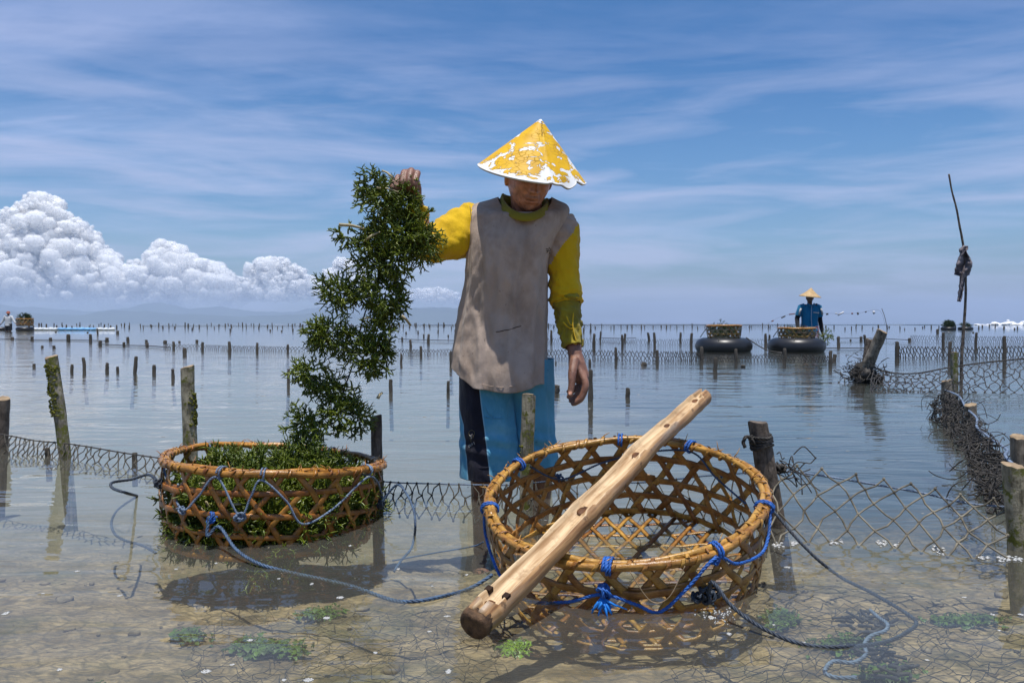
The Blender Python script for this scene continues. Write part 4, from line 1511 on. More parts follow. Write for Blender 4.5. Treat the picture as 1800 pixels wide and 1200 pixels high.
    mb_.loft(rings, True, True, 0, lambda i, j: 1 if (no <= j < n_ - 1) else (1 if j in (no - 1, n_ - 1) else 0))
    build('pole_body', mb_, [m, M_in], root_, smooth=True)
    # a dark ball at every joint, standing for a hollow and its shade
    for i, nd in enumerate(nodes):
        mb_ = MB()
        q = rr(nd)
        mb_.ball(cen(nd) + openv * (q * math.cos(half) - q * 0.40), (q * 0.34, q * 0.16, q * (0.55 if i else 0.35)), 14, 8, 0, Matrix((sd, openv, ax)).transposed(), 0.25, 4)
        build('hollow_shade', mb_, M_node, root_)
        # dark boxes in the two lips, painted as the shade of square notches
        rot_ = Matrix((sd, openv, ax)).transposed()
        for sgn in ((-1, 1) if i == 0 else ()):
            mb_ = MB()
            s2 = nd + 0.022
            a = half * 1.08
            c_ = cen(s2) + openv * (rr(s2) * 0.84 * math.cos(a)) + sd * (sgn * rr(s2) * 0.84 * math.sin(a))
            mb_.box(c_ + openv * 0.0010, (0.012, 0.010, 0.013), rot_)
            build('notch_shade', mb_, M_notch_shade, root_, smooth=False)
    # rough rounded butt
    mb_ = MB()
    q = rr(0) * 1.02
    rings = []
    for dz, k in ((0.012, 1.0), (-0.004, 1.0), (-0.010, 0.97), (-0.014, 0.90), (-0.015, 0.6), (-0.0135, 0.2)):
        ring = []
        for j in range(22):
            a = 2 * math.pi * j / 22
            dent = 1 - 0.35 * math.exp(-((min(a, 2 * math.pi - a)) / 0.35) ** 2)
            w_ = k * q * dent * (1 + 0.07 * mn.noise(Vector((math.cos(a) * 2, math.sin(a) * 2, dz * 90))))
            ring.append(cen(0) + ax * dz + openv * (w_ * math.cos(a)) + sd * (w_ * math.sin(a)))
        rings.append(ring)
    mb_.loft(rings)
    build('butt', mb_, M_end, root_)


carved_pole()


# ------------------------------------------------------------------ ropes lying in the water
def rope(name, pts, r, mat, label, group='ropes trailing from the baskets'):
    mb_ = MB()
    twisted(mb_, pts, r)
    return tag(build(name, mb_, mat), label, 'rope', group)


k1 = B1[1](kx, 0.50, 0.02)
rope('rope', [k1, k1 + Vector((0.0, -0.015, -0.05)), W(385, 925, 2.10), W(415, 965, 2.02), W(455, 990, 1.95)] + [G(x, y, -0.004) for x, y in ((500, 1003), (560, 1016))] +
     [G(x, y, -0.006) for x, y in ((620, 1030), (690, 1054))] + [G(x, y, 0.004) for x, y in ((730, 1056), (775, 1048))] + [W(825, 1034, 1.80), W(868, 1008, 1.83)], 0.0046, M_rope_dim,
     'blue grey rope looping from the blue knot of the filled basket to the empty one')
k2 = B1[1](pts_on(B1, [(284, 0.25, 0)])[0][0], 0.25, 0.01)
rope('rope', [k2, W(262, 834, 2.42), W(232, 842, 2.40), W(205, 846, 2.36), W(195, 850, 2.32), W(199, 858, 2.30), W(222, 866, 2.27), W(241, 871, 2.76)] , 0.0045, M_rope_dark, 'short black rope end curling off the left side of the filled basket')
rope('rope', [G(241, 872, 0.0), G(222, 884, -0.04), G(205, 898, -0.06), G(196, 918, -0.075), G(202, 938, -0.08), G(222, 950, -0.09), G(250, 958, -0.095), G(275, 972, -0.10)], 0.0045, M_rope_dark,
     'sunken rope wandering on the seabed left of the filled basket')
k3 = B1[1](pts_on(B1, [(676, 0.5, 0)])[0][0], 0.5, 0.012)
rope('rope', [k3, W(697, 852, 2.44), W(715, 868, 2.38), W(727, 895, 2.30), W(730, 920, 2.24), G(728, 945, -0.01), G(722, 965, -0.03), G(705, 985, -0.05), G(692, 1005, -0.07)], 0.0038, M_rope_dim,
     'thin blue rope dropping into the water at the right end of the filled basket')
k4 = B2[1](pts_on(B2, [(1238, 0.38, 0)])[0][0], 0.39, 0.02)
rope('rope', [k4, W(1252, 1022, 1.62), W(1285, 1063, 1.58), W(1330, 1097, 1.53), W(1380, 1122, 1.49)] + [G(x, y, 0.0) for x, y in ((1430, 1135), (1490, 1136))] +
     [G(x, y, -0.02) for x, y in ((1555, 1128), (1595, 1110), (1611, 1094), (1590, 1075), (1530, 1040), (1480, 1015))] + [W(1440, 985, 1.95), W(1400, 945, 2.0), W(1370, 910, 2.06), W(1347, 885, 2.08)], 0.0044, M_rope_dark,
     'dark rope looping out from the knot of the empty basket through the water and back')
rope('rope', [G(690, 985, -0.01), G(760, 972, -0.005), G(830, 960, 0.0), W(850, 952, 2.10)], 0.0022, M_rope_dim, 'thin line in the water between the two baskets')
# sunken tangle of old rope at lower right
rd = random.Random(12)
c0 = G(1535, 1085, -0.06)
rope('old_rope', [G(1530, 1072, -0.05), G(1545, 1085, -0.045), G(1560, 1096, -0.04), G(1556, 1108, -0.04), G(1530, 1118, -0.045), G(1520, 1132, -0.05), G(1522, 1150, -0.05), G(1500, 1164, -0.05), G(1465, 1162, -0.05),
                  G(1450, 1180, -0.05), G(1470, 1190, -0.05), G(1510, 1190, -0.05)], 0.0045, M_rope_grey, 'pale blue old rope coiled on the seabed at lower right', None)
mb = MB()
for k in range(40):
    p_ = G(1522 + rd.gauss(0, 16), 1090 + rd.gauss(0, 10), -0.055)
    if k > 22:
        p_ = G(1530 + (k - 22) * 3.6 + rd.gauss(0, 6), 1140 + (k - 22) * 3.2 + rd.gauss(0, 6), -0.055)
    d = Vector((rd.gauss(0, 1), rd.gauss(0, 1), rd.gauss(0, 0.2))).normalized()
    n2 = d.cross(Vector((0, 0, 1)))
    L = rd.uniform(0.02, 0.06)
    mb.tube(spline([p_, p_ + d * L * 0.5 + n2 * rd.uniform(-0.02, 0.02), p_ + d * L], 4), [0.004] * 4 + [0.003] * 5, 5)
tag(build('rag_strip', mb, M_net_dark), 'dark strip of shredded sunken cloth beside the pale coiled rope', 'rag')


# ------------------------------------------------------------------ inner tubes afloat with their baskets
def tube_float(name, px, py, R_, r_, label, Y=None, dz=0.0):
    c = G(px, py)
    c = WZ(px, 0, c.y + R_ * 0.9) if Y is None else WZ(px, 0, Y)
    mb_ = MB()
    rings = []
    for i in range(56):
        a = 2 * math.pi * i / 56
        o_ = Vector((math.cos(a), math.sin(a), 0))
        ring = []
        for k in range(18):
            b = 2 * math.pi * k / 18
            q = r_ * (1 + 0.02 * math.sin(3 * a + 1))
            ring.append(c + o_ * (R_ - r_ + q * math.cos(b)) + Vector((0, 0, 0.60 * r_ + dz + 0.92 * q * math.sin(b))))
        rings.append(ring)
    rings.append(rings[0])
    mb_.loft(rings, False, False)
    root_ = empty(name, c, label, 'inner tube', 'inner tubes floating with baskets')
    build('tube_body', mb_, M_rubber, root_)
    mb_ = MB()
    e_ = c + Vector((-0.25, -(R_ - r_ * 0.2), r_ * 1.2))
    mb_.tube([e_, e_ + Vector((0, -0.02, 0.03)), e_ + Vector((0, -0.025, 0.05))], 0.008, 6)
    build('valve', mb_, M_net_pale, root_)
    return c


def far_basket(c, Rb, H, label, seed, z):
    far = (M_cane_far, M_cane_b, M_cane_b)
    return basket(Vector((c.x, c.y, z)), (0.0, 0.0, 1), seed, Rb, H, Rb * 0.95, 16, (0.35, 0.68, 0.97), far, label, 'baskets riding on inner tubes', sw=0.020, th=0.004, rim_r=0.021, segs=11, seed=seed, base=False)


C1 = tube_float('inner_tube', 1272, 619, 0.60, 0.19, 'black inner tube floating on the left of the pair, carrying a cane basket')
C2 = tube_float('inner_tube', 1400, 619, 0.60, 0.19, 'black inner tube in front of the worker in blue, carrying a cane basket')
far_basket(C1, 0.355, 0.25, 'cane basket standing on the left black tube', 5, 0.545)
far_basket(C2, 0.375, 0.235, 'cane basket standing on the tube in front of the worker in blue', 8, 0.490)
C3 = tube_float('inner_tube', 1667, 580, 0.66, 0.17, 'far black tube topped with a green heap right of the marker pole line', Y=74)
C4 = tube_float('inner_tube', 1697, 580, 0.66, 0.17, 'far black tube with a low flat load beside the marker pole', Y=74)
C5 = tube_float('inner_tube', 44, 581, 0.66, 0.2, 'far black tube carrying a full basket beside the worker in white', Y=64)
C6 = tube_float('inner_tube', 2, 581, 0.66, 0.2, 'far black tube cut by the left edge behind the worker in white', Y=65)
mb = MB()
for cc in (C1, C2):
    s_ = cc + Vector((0.42 if cc is C1 else -0.40, -0.2, 0.30))
    if cc is C1:
        mb.tube(spline([s_, cc + Vector((0.75, -0.5, 0.05)), cc + Vector((1.05, -0.6, 0.0))], 5), 0.012, 5)
tag(build('tether', mb, M_net_dark), 'slack dark tether from the left black tube into the water', 'rope')
for cc, lab in ((C1, 'thin cord from the left black tube up to its basket'), (C2, 'thin cord from the second black tube up to its basket')):
    mb = MB()
    mb.tube([cc + Vector((-0.50, 0, 0.30)), cc + Vector((-0.42, 0, 0.42)), cc + Vector((-0.33, 0, 0.53))], 0.008, 4)
    tag(build('tether', mb, M_net_dark), lab, 'rope')


# ------------------------------------------------------------------ seaweed
def weed_mat(name, col, dark, tip):
    m, t, o = new_mat(name)
    tc = t.nodes.new('ShaderNodeTexCoord').outputs['Object']
    c = mixc(t, ramp(t, noise_(t, tc, 9, 5, 0.6), [(0.36, 0), (0.64, 1)]), dark, col)
    c = mixc(t, ramp(t, noise_(t, tc, 34, 4, 0.6), [(0.52, 0), (0.72, 0.8)]), c, tip)
    b = N(t, 'ShaderNodeBsdfPrincipled', {'Base Color': c, 'Roughness': 0.28, 'Specular IOR Level': 0.5, 'Subsurface Weight': 0.0})
    tl = N(t, 'ShaderNodeBsdfTranslucent', {'Color': c})
    mx = N(t, 'ShaderNodeMixShader', {0: 0.30})
    t.links.new(b.outputs[0], mx.inputs[1])
    t.links.new(tl.outputs[0], mx.inputs[2])
    t.links.new(mx.outputs[0], o.inputs[0])
    return m


M_weed = weed_mat('green_seaweed', (0.175, 0.225, 0.018), (0.068, 0.108, 0.011), (0.36, 0.39, 0.05))
M_weed_far = weed_mat('dark_seaweed', (0.045, 0.085, 0.016), (0.018, 0.036, 0.010), (0.10, 0.13, 0.03))
M_straw = surf_mat('pale_dead_stem', (0.55, 0.48, 0.30), 0.6, 0.3, 0.4, 30, (1, 1, 1), (0.27, 0.22, 0.12))


def branch(mb_, p, d, L, r, lvl, rd, wander=0.5):
    a = p
    b = p + d * L * 0.5 + Vector((rd.gauss(0, 1), rd.gauss(0, 1), rd.gauss(0, 1))) * L * 0.08
    c = p + d * L
    last = lvl <= 0
    mb_.tube([a, b, c] if not last else [a, b, c, c + d * L * 0.18], [r, r * 0.93, r * 0.88] if not last else [r, r * 0.85, r * 0.55, r * 0.12], 5, last)
    if last:
        return
    k = 2 if rd.random() < 0.80 else 3
    ax = d.orthogonal().normalized()
    ax.rotate(Quaternion(d, rd.uniform(0, 6.28)))
    for i in range(k):
        e_ = d.copy()
        ang = rd.uniform(0.35, 0.85) * (1 if i % 2 else -1)
        e_.rotate(Quaternion(ax, ang))
        e_ = (e_ + Vector((rd.gauss(0, 1), rd.gauss(0, 1), rd.gauss(0, 1))) * 0.22).normalized()
        branch(mb_, c, e_, L * rd.uniform(0.72, 1.0), r * 0.88, lvl - 1 if rd.random() < 0.92 else 0, rd)


def clump_mb(c, rx, ry, rz, n, seed, r=0.0023, L=0.019, droop=0.15, lv=4, spread=0.62):
    """A tuft that forks outward from its core until it fills the given half sizes."""
    rd = random.Random(seed)
    mb_ = MB()
    for _ in range(n):
        d = Vector((rd.gauss(0, 1), rd.gauss(0, 1), rd.gauss(0, 1))).normalized()
        s = rd.random() ** 0.5 * spread
        p = Vector(c) + Vector((d.x * rx * s, d.y * ry * s, d.z * rz * s))
        e_ = (d + Vector((rd.gauss(0, 0.45), rd.gauss(0, 0.45), rd.gauss(0, 0.45) - droop))).normalized()
        k = (rx + ry + rz) / 3 / 0.055
        branch(mb_, p, e_, L * min(1.25, max(0.7, k)) * rd.uniform(0.75, 1.2), r * rd.uniform(0.8, 1.15), rd.choice((lv - 1, lv - 1, lv - 2, lv)), rd)
    return mb_


GY = 2.58          # distance at which the garland hangs, just in front of the raised fist
root = empty('seaweed_garland', W(715, 330, GY), 'long green garland of seaweed on a cord hanging from the raised fist', 'seaweed')
core = [W(x, y, Y) for x, y, Y in ((716, 312, 2.60), (700, 340, GY), (690, 390, GY), (682, 430, GY), (668, 475, GY), (655, 515, GY), (640, 555, GY - 0.01), (628, 600, GY), (620, 640, GY), (606, 680, GY), (590, 715, GY), (560, 745, GY))]
mb = MB()
twisted(mb, core, 0.0026, None, 0, 4)
twisted(mb, [W(690, 395, GY), W(700, 470, GY + 0.02), W(690, 560, GY + 0.02), W(680, 640, GY)], 0.002, None, 0, 4)
build('cord', mb, M_net_dark, root)
CL = [(708, 336, 20, 14, 16), (653, 327, 26, 34, 40), (676, 350, 32, 32, 40), (706, 366, 38, 34, 56), (742, 424, 34, 30, 46), (716, 410, 40, 40, 56), (685, 408, 30, 42, 46), (612, 418, 22, 14, 16), (642, 420, 26, 24, 26), (658, 458, 36, 32, 46), (694, 462, 32, 28, 38),
      (595, 512, 38, 34, 46), (631, 510, 26, 30, 30), (676, 508, 34, 36, 46), (671, 548, 26, 28, 30), (698, 530, 16, 26, 18), (577, 588, 36, 34, 44), (606, 606, 28, 28, 30), (667, 584, 22, 34, 32), (647, 629, 40, 34, 48), (676, 612, 18, 26, 20),
      (545, 656, 30, 28, 32), (577, 678, 34, 26, 34), (608, 692, 32, 24, 32), (595, 728, 28, 28, 30), (631, 735, 26, 24, 28), (534, 742, 30, 34, 36), (559, 752, 20, 20, 16)]
for i, (x, y, w, h, n) in enumerate(CL):
    yy = GY + 0.03 * math.sin(i * 2.3)
    s = yy / F
    c = W(x, y, yy)
    build('tuft', clump_mb(c, w * s * 0.9, 0.052, h * s * 0.9, int(n * 0.95), 200 + i, 0.0032, 0.0200, 0.25, 4, 0.58), M_weed, root)
mb = MB()
for a, b_, w in (((596, 395), (640, 402), 0.011), ((640, 424), (668, 408), 0.009), ((690, 312), (672, 300), 0.008), ((662, 330), (700, 338), 0.007), ((706, 555), (722, 572), 0.010), ((640, 560), (660, 562), 0.006), ((664, 700), (672, 690), 0.009)):
    p0, p1 = W(a[0], a[1], GY - 0.06), W(b_[0], b_[1], GY - 0.05)
    mb.tube([p0, (p0 + p1) / 2 + Vector((0, 0, 0.004)), p1], [w, w * 0.85, w * 0.7], 7, True, 0, 0.5)
    build('dead_stem', mb, M_straw, root)
    mb = MB()

# heap in the left basket
root = empty('seaweed_heap', B1C - Vector((0, 0, 0.2)), 'heap of wet green seaweed filling the round basket below the garland', 'seaweed')
rd = random.Random(44)
protos = []
for i in range(5):
    q = clump_mb((0, 0, 0), 0.070, 0.070, 0.05, 34, 300 + i, 0.0031, 0.0205, 0.0, 4)
    protos.append((np.array([tuple(v) for v in q.v]), q.f))
for k in range(84):
    a = rd.uniform(0, 6.283)
    rad_ = 0.262 * math.sqrt(rd.random()) if k < 50 else 0.238
    c = B1C + Vector((rad_ * math.cos(a), rad_ * math.sin(a), 0))
    top = -0.112 + 0.045 * (1 - rad_ / 0.27) + (0.030 if math.sin(a) > 0.2 else 0)
    c.z = B1C.z + top - (rd.choice((0.0, 0.05, 0.11)) if k < 50 else rd.uniform(0.0, 0.11))
    V, Fc = protos[k % 5]
    q = Quaternion((rd.gauss(0, 1), rd.gauss(0, 1), rd.gauss(0, 1), rd.gauss(0, 1))).normalized().to_matrix()
    s = rd.uniform(0.8, 1.15)
    V2 = (V @ np.array(q).T) * s + np.array(c)
    me = bpy.data.meshes.new('tuft')
    me.from_pydata(V2.tolist(), [], Fc)
    me.polygons.foreach_set('use_smooth', np.ones(len(Fc), dtype=bool))
    me.materials.append(M_weed)
    link('tuft', me, root)
for k in range(26):
    a = rd.uniform(0, 6.283)
    rad_ = rd.uniform(0.16, 0.30)
    c = B1C + Vector((rad_ * math.cos(a), -abs(rad_ * math.sin(a)), rd.uniform(-0.15, -0.02)))
    d = Vector((rd.gauss(0, 1), rd.gauss(0, 0.4), rd.gauss(0, 0.5))).normalized()
    mb = MB()
    L = rd.uniform(0.03, 0.06)
    mb.tube([c, c + d * L * 0.5 + Vector((0, 0, rd.uniform(-0.006, 0.006))), c + d * L], [0.004, 0.0055, 0.002], 6, True, 0, 0.6)
    build('dead_stem', mb, M_straw, root)


def far_heap(c, rx, rz, label, seed, n=70):
    r_ = empty('seaweed_heap', c, label, 'seaweed')
    build('mound', clump_mb(c, rx, rx * 0.8, rz, n, seed, 0.012 * rx / 0.4, 0.06 * rx / 0.4, -0.3, 4), M_weed_far, r_)


far_heap(C3 + Vector((0, 0, 0.45)), 0.60, 0.42, 'far green heap of seaweed on the black tube left of the marker pole', 71, 130)
far_heap(C4 + Vector((0, 0, 0.35)), 0.50, 0.12, 'far low brown load on the tube beside the marker pole', 72, 60)
far_heap(C5 + Vector((0, 0, 1.02)), 0.55, 0.22, 'dark seaweed piled in the far left basket', 73, 110)
far_heap(C1 + Vector((0, 0, 0.43)), 0.28, 0.07, 'low seaweed inside the basket on the left black tube', 74, 60)
far_heap(C2 + Vector((0, 0, 0.36)), 0.28, 0.05, 'low seaweed inside the basket in front of the worker in blue', 75, 50)
basket(Vector((C5.x, C5.y, 0.95)), (0, 0, 1), 1.0, 0.62, 0.55, 0.58, 14, (0.35, 0.68, 0.97), (M_cane_far, M_cane_b, M_cane_b), 'far cane basket with dark seaweed on a tube beside the worker in white', 'baskets riding on inner tubes', sw=0.045, th=0.008, rim_r=0.035, segs=8, seed=12, base=False)

# long floats in a line at the far left
M_fl_w = surf_mat('white_float', (0.72, 0.76, 0.80), 0.6, 0.4, 0.2, 0.8)
M_fl_b = surf_mat('light_blue_float', (0.20, 0.45, 0.75), 0.6, 0.4, 0.3, 0.8)
frd = random.Random(3)
x = 58
i = 0
while x < 200:
    w = frd.uniform(7, 13)
    mb = MB()
    Y = 66
    c = WZ(x + w / 2, 0.17, Y)
    mb.ball(c - Vector((0, 0, 0.06)), (w / 2 / F * Y * 1.15, 0.30, 0.12 + frd.uniform(0, 0.04)), 10, 7, 0, None, 0.25)
    blue = 95 < x < 160
    tag(build('float', mb, M_fl_b if blue else M_fl_w), 'light blue float in the middle of the far left line of floats' if blue else ('white float near the basket in the far left line of floats' if x < 95 else 'white float at the right end of the far left line of floats'), 'float', 'floats in a line at the far left')
    x += w


# ------------------------------------------------------------------ green algae, rubble and foam
M_alga = surf_mat('sea_lettuce', (0.20, 0.34, 0.012), 0.4, 0.5, 0.5, 60, (1, 1, 1), (0.06, 0.12, 0.01))
M_alga_dark = surf_mat('green_algae', (0.11, 0.19, 0.015), 0.5, 0.4, 0.6, 40, (1, 1, 1), (0.03, 0.05, 0.01))


def algae(px, py, rx, ry, label, seed, mat, z=None, n=40, leaf=0.016):
    n, leaf = n * 6, leaf * 0.36
    rd_ = random.Random(seed)
    mb_ = MB()
    for _ in range(n):
        q = G(px + rd_.gauss(0, rx * 0.45), py + rd_.gauss(0, ry * 0.45), -0.02)
        zz = z if z is not None else max(on_bed(q.x, q.y), -0.2) + rd_.uniform(-0.006, 0.004)
        q.z = min(zz + rd_.uniform(-0.004, 0.004), -0.003)
        a = rd_.uniform(0, 6.28)
        L = leaf * rd_.uniform(0.6, 1.5)
        ring = []
        for k in range(9):
            b = 2 * math.pi * k / 9
            rr = L * (1 + 0.45 * mn.noise(Vector((math.cos(b) * 2, math.sin(b) * 2, seed + a * 5))))
            ring.append(q + Vector((rr * math.cos(b), rr * math.sin(b), min(0.001, 0.006 * math.sin(b * 2 + a)))))
        mb_.add(ring + [q + Vector((0, 0, 0.002))], [(k, (k + 1) % 9, 9) for k in range(9)])
        if rd_.random() < 0.6:
            e_ = Vector((math.cos(a), math.sin(a), 0.1)) * L * 1.8
            mb_.tube([q, q + e_ * 0.5 + Vector((0, 0, 0.003)), q + e_], 0.0012, 4)
    tag(build('algae', mb_, mat), label, 'algae', 'green algae in the shallows')


algae(905, 1151, 26, 13, 'bright green scrap of sea lettuce below the butt of the pole', 1, M_alga, -0.006, 30, 0.012)
algae(1372, 1003, 30, 16, 'green algae at the right foot of the empty basket', 2, M_alga_dark, None, 70)
algae(1490, 1050, 60, 14, 'pale green algae under the net right of the empty basket', 3, M_alga_dark, None, 40)
algae(1560, 1110, 46, 16, 'green algae beneath the sunken coil of rope', 4, M_alga_dark, None, 50)
algae(470, 1052, 62, 16, 'green algae on the bed below the middle of the filled basket', 5, M_alga_dark, None, 60)
algae(330, 1032, 30, 9, 'small green algae below the left end of the filled basket', 6, M_alga_dark, None, 26)
algae(165, 1150, 34, 9, 'dull green algae at the lower left', 7, M_alga_dark, None, 20)
algae(1690, 1000, 60, 10, 'green algae beside the foot of the stout sawn post', 8, M_alga_dark, None, 40)
algae(560, 985, 40, 8, 'green algae close under the right of the filled basket', 9, M_alga_dark, None, 24)

rd = random.Random(55)
mb = MB()
M_peb = surf_mat('coral_rubble', (0.36, 0.28, 0.18), 0.85, 0.2, 0.6, 30, (1, 1, 1), (0.12, 0.09, 0.055), 0.5, 90)
for _ in range(260):
    x, y = rd.uniform(-1.6, 1.8), rd.uniform(1.15, 2.5)
    k = abs(rd.gauss(0, 1)) * 0.006 + 0.0025
    mb.ball((x, y, on_bed(x, y) - 0.012), (k * rd.uniform(0.8, 1.9), k, k * rd.uniform(0.3, 0.7)), 7, 4, 0, Matrix.Rotation(rd.uniform(0, 6), 3, 'Z'), 0.7, 3)
tag(build('coral_rubble', mb, M_peb), kind='stuff')

m, t, o = new_mat('foam_white')
b = N(t, 'ShaderNodeBsdfPrincipled', {'Base Color': (0.40, 0.40, 0.385), 'Roughness': 0.2})
t.links.new(b.outputs[0], o.inputs[0])
mb = MB()


def foam(q, rx, ry, n):
    for _ in range(n):
        a = rd.uniform(0, 6.28)
        s = math.sqrt(rd.random())
        k = 0.0005 + 0.0013 * rd.random() ** 3
        mb.ball((q.x + rx * s * math.cos(a), q.y + ry * s * math.sin(a), 0.0005), (k * 1.2, k * 1.2, k * 0.8), 6, 4)


for px, py, w, h in ((135, 1004, 9, 4), (10, 1078, 14, 5), (362, 1180, 17, 6), (574, 1086, 16, 5), (598, 1050, 18, 5), (542, 1195, 16, 5), (440, 1125, 9, 4), (210, 1047, 8, 3), (788, 1180, 12, 6), (786, 1083, 11, 4), (700, 1000, 9, 3),
                     (660, 1147, 6, 4), (105, 1177, 8, 3), (380, 990, 6, 3), (615, 959, 6, 3), (548, 1026, 6, 3), (490, 1017, 5, 2), (76, 1043, 5, 2), (1250, 1085, 14, 8), (1282, 1114, 9, 4), (1412, 1130, 12, 4), (1360, 1098, 5, 2), (1745, 1080, 9, 3), (1795, 1080, 9, 3),
                     (1695, 1050, 8, 3), (1756, 1108, 6, 2), (1384, 997, 9, 4), (820, 1010, 6, 3), (760, 1030, 5, 2), (1630, 1160, 5, 2), (408, 1168, 7, 3), (755, 1110, 7, 3), (310, 1000, 5, 2), (500, 1195, 8, 3)):
    q = G(px, py)
    s = q.y / F
    foam(q, w * s * rd.uniform(0.3, 0.62), h * s * rd.uniform(0.7, 1.7), int(24 + w * h * 1.3))
for k in range(520):         # froth where the wide net dips into the water
    u = rd.random()
    q = G(1356 + u * 440, np.interp(1356 + u * 440, (1352, 1430, 1520, 1620, 1700, 1800), (960, 950, 953, 962, 978, 984)) + rd.gauss(0, 2.6))
    if math.sin(u * 31) + math.sin(u * 77) * 0.6 < 0.55 and u < 0.90:
        continue
    kk = rd.uniform(0.0012, 0.0034)
    mb.ball((q.x, q.y, 0.001), (kk * 1.8, kk * 1.4, kk), 6, 4)
for k in range(60):          # bubbles along the wet edge of the empty basket
    a = rd.uniform(0, 6.28)
    q = G(1262 + rd.gauss(0, 16), 1080 + rd.gauss(0, 7))
    kk = rd.uniform(0.001, 0.0026)
    mb.ball((q.x, q.y, 0.001), (kk, kk, kk), 6, 4)
for k in range(170):         # white flecks further out, foam and painted sparkle together
    q = G(rd.uniform(20, 1780), rd.uniform(690, 960))
    kk = rd.uniform(0.0008, 0.0020) * q.y / 2
    mb.ball((q.x, q.y, 0.0005), (kk * rd.uniform(1, 4), kk, kk * 0.35), 6, 4)
tag(build('foam_and_sparkle', mb, m), kind='stuff')

# scraps tied along a line in front of the horizon
M_scrap_w = surf_mat('white_scrap', (0.7, 0.7, 0.72), 0.7, 0.3, 0.2, 4)
M_scrap_d = surf_mat('dark_scrap', (0.05, 0.045, 0.045), 0.7, 0.3, 0.2, 4)
M_scrap_r = surf_mat('red_scrap', (0.25, 0.12, 0.12), 0.7, 0.3, 0.2, 4)
YB = 24.0
root = empty('scrap_line', W(1460, 552, YB), 'thin line hung with fluttering plastic scraps behind the worker in blue', 'line')
mb = MB()
LP = [W(x, y, YB) for x, y in ((1350, 568), (1372, 557), (1400, 550), (1430, 549), (1470, 551), (1510, 550), (1545, 545), (1556, 572))]
mb.tube(spline(LP, 6), 0.0022, 4)
build('cord', mb, M_net, root)
for k, (x, y, w, h, mt) in enumerate(((1358, 564, 4, 3, 2), (1377, 557, 8, 3, 1), (1392, 552, 10, 3, 2), (1454, 552, 4, 4, 1), (1470, 551, 4, 3, 0), (1478, 551, 12, 4, 0), (1498, 551, 3, 4, 2), (1508, 551, 3, 6, 1), (1522, 548, 3, 3, 1), (1536, 549, 4, 8, 0))):
    mb = MB()
    c = W(x, y, YB)
    s = YB / F
    mb.box(c, (w * s, 0.012, h * s * 0.7), Matrix.Rotation(rd.uniform(-0.6, 0.2), 3, 'Y'))
    build('scrap', mb, (M_scrap_w, M_scrap_d, M_scrap_r)[mt], root)
root = empty('thin_rod', G(1558, 580), 'very thin bent rod standing up behind the leaning stick', 'rod')
mb = MB()
mb.tube(spline([W(1559, 582, 60), W(1558, 570, 60), W(1555, 556, 60), W(1550, 542, 60)], 5), 0.022, 5)
build('shaft', mb, M_bark_dark, root)


# ------------------------------------------------------------------ the man
def skin_mat(name, tint_attr=True, base=(0.30, 0.145, 0.09), dark=(0.16, 0.072, 0.045)):
    m, t, o = new_mat(name)
    tc = t.nodes.new('ShaderNodeTexCoord').outputs['Object']
    c = mixc(t, ramp(t, noise_(t, tc, 45, 5, 0.6), [(0.35, 0), (0.65, 1)]), dark, base)
    c = mixc(t, ramp(t, noise_(t, tc, 14, 4), [(0.5, 0), (0.75, 0.5)]), c, tuple(x * 1.5 for x in base))
    if tint_attr:
        at = N(t, 'ShaderNodeAttribute', None, attribute_name='tint')
        c = mixc(t, 1.0, c, at.outputs['Color'], 'MULTIPLY')
    b = N(t, 'ShaderNodeBsdfPrincipled', {'Base Color': c, 'Specular IOR Level': 0.55, 'Subsurface Weight': 0.06, 'Subsurface Scale': 0.01})
    b.inputs['Subsurface Radius'].default_value = (1.0, 0.4, 0.25)
    t.links.new(ramp(t, noise_(t, tc, 30, 4), [(0.35, 0.26), (0.65, 0.48)]), b.inputs['Roughness'])
    bn = N(t, 'ShaderNodeBump', {'Strength': 0.55, 'Distance': 0.0025, 'Height': math_(t, 'ADD', noise_(t, mapping(t, tc, (1, 1, 2.2)), 130, 5, 0.65), noise_(t, tc, 420, 3))})
    t.links.new(bn.outputs[0], b.inputs['Normal'])
    t.links.new(b.outputs[0], o.inputs[0])
    return m


def cloth_mat(name, col, stain=None, stain_amt=0.5, rough=0.85, scale=7.0, worn=None):
    m, t, o = new_mat(name)
    tc = t.nodes.new('ShaderNodeTexCoord').outputs['Object']
    c = mixc(t, ramp(t, noise_(t, tc, scale, 5, 0.6), [(0.35, 0), (0.65, 1)]), tuple(x * 0.82 for x in col), col)
    if stain:
        c = mixc(t, math_(t, 'MULTIPLY', ramp(t, noise_(t, mapping(t, tc, (1, 1, 0.6)), scale * 0.8, 6, 0.62, 0.3), [(0.47, 0), (0.68, 1)]), stain_amt), c, stain)
        sp_ = ramp(t, noise_(t, tc, 70, 3, 0.5), [(0.70, 0), (0.74, 1)])
        c = mixc(t, math_(t, 'MULTIPLY', sp_, 0.45), c, tuple(x * 0.3 for x in stain))
    if worn:
        c = mixc(t, ramp(t, noise_(t, tc, scale * 2.2, 5, 0.6), [(0.56, 0), (0.74, 0.6)]), c, worn)
    b = N(t, 'ShaderNodeBsdfPrincipled', {'Base Color': c, 'Roughness': rough, 'Specular IOR Level': 0.2, 'Sheen Weight': 0.15})
    wv = noise_(t, mapping(t, tc, (1, 1, 0.35)), 22, 5, 0.6)
    bn = N(t, 'ShaderNodeBump', {'Strength': 0.45, 'Distance': 0.018, 'Height': math_(t, 'ADD', wv, math_(t, 'MULTIPLY', noise_(t, tc, 500, 2), 0.12))})
    t.links.new(bn.outputs[0], b.inputs['Normal'])
    t.links.new(b.outputs[0], o.inputs[0])
    return m


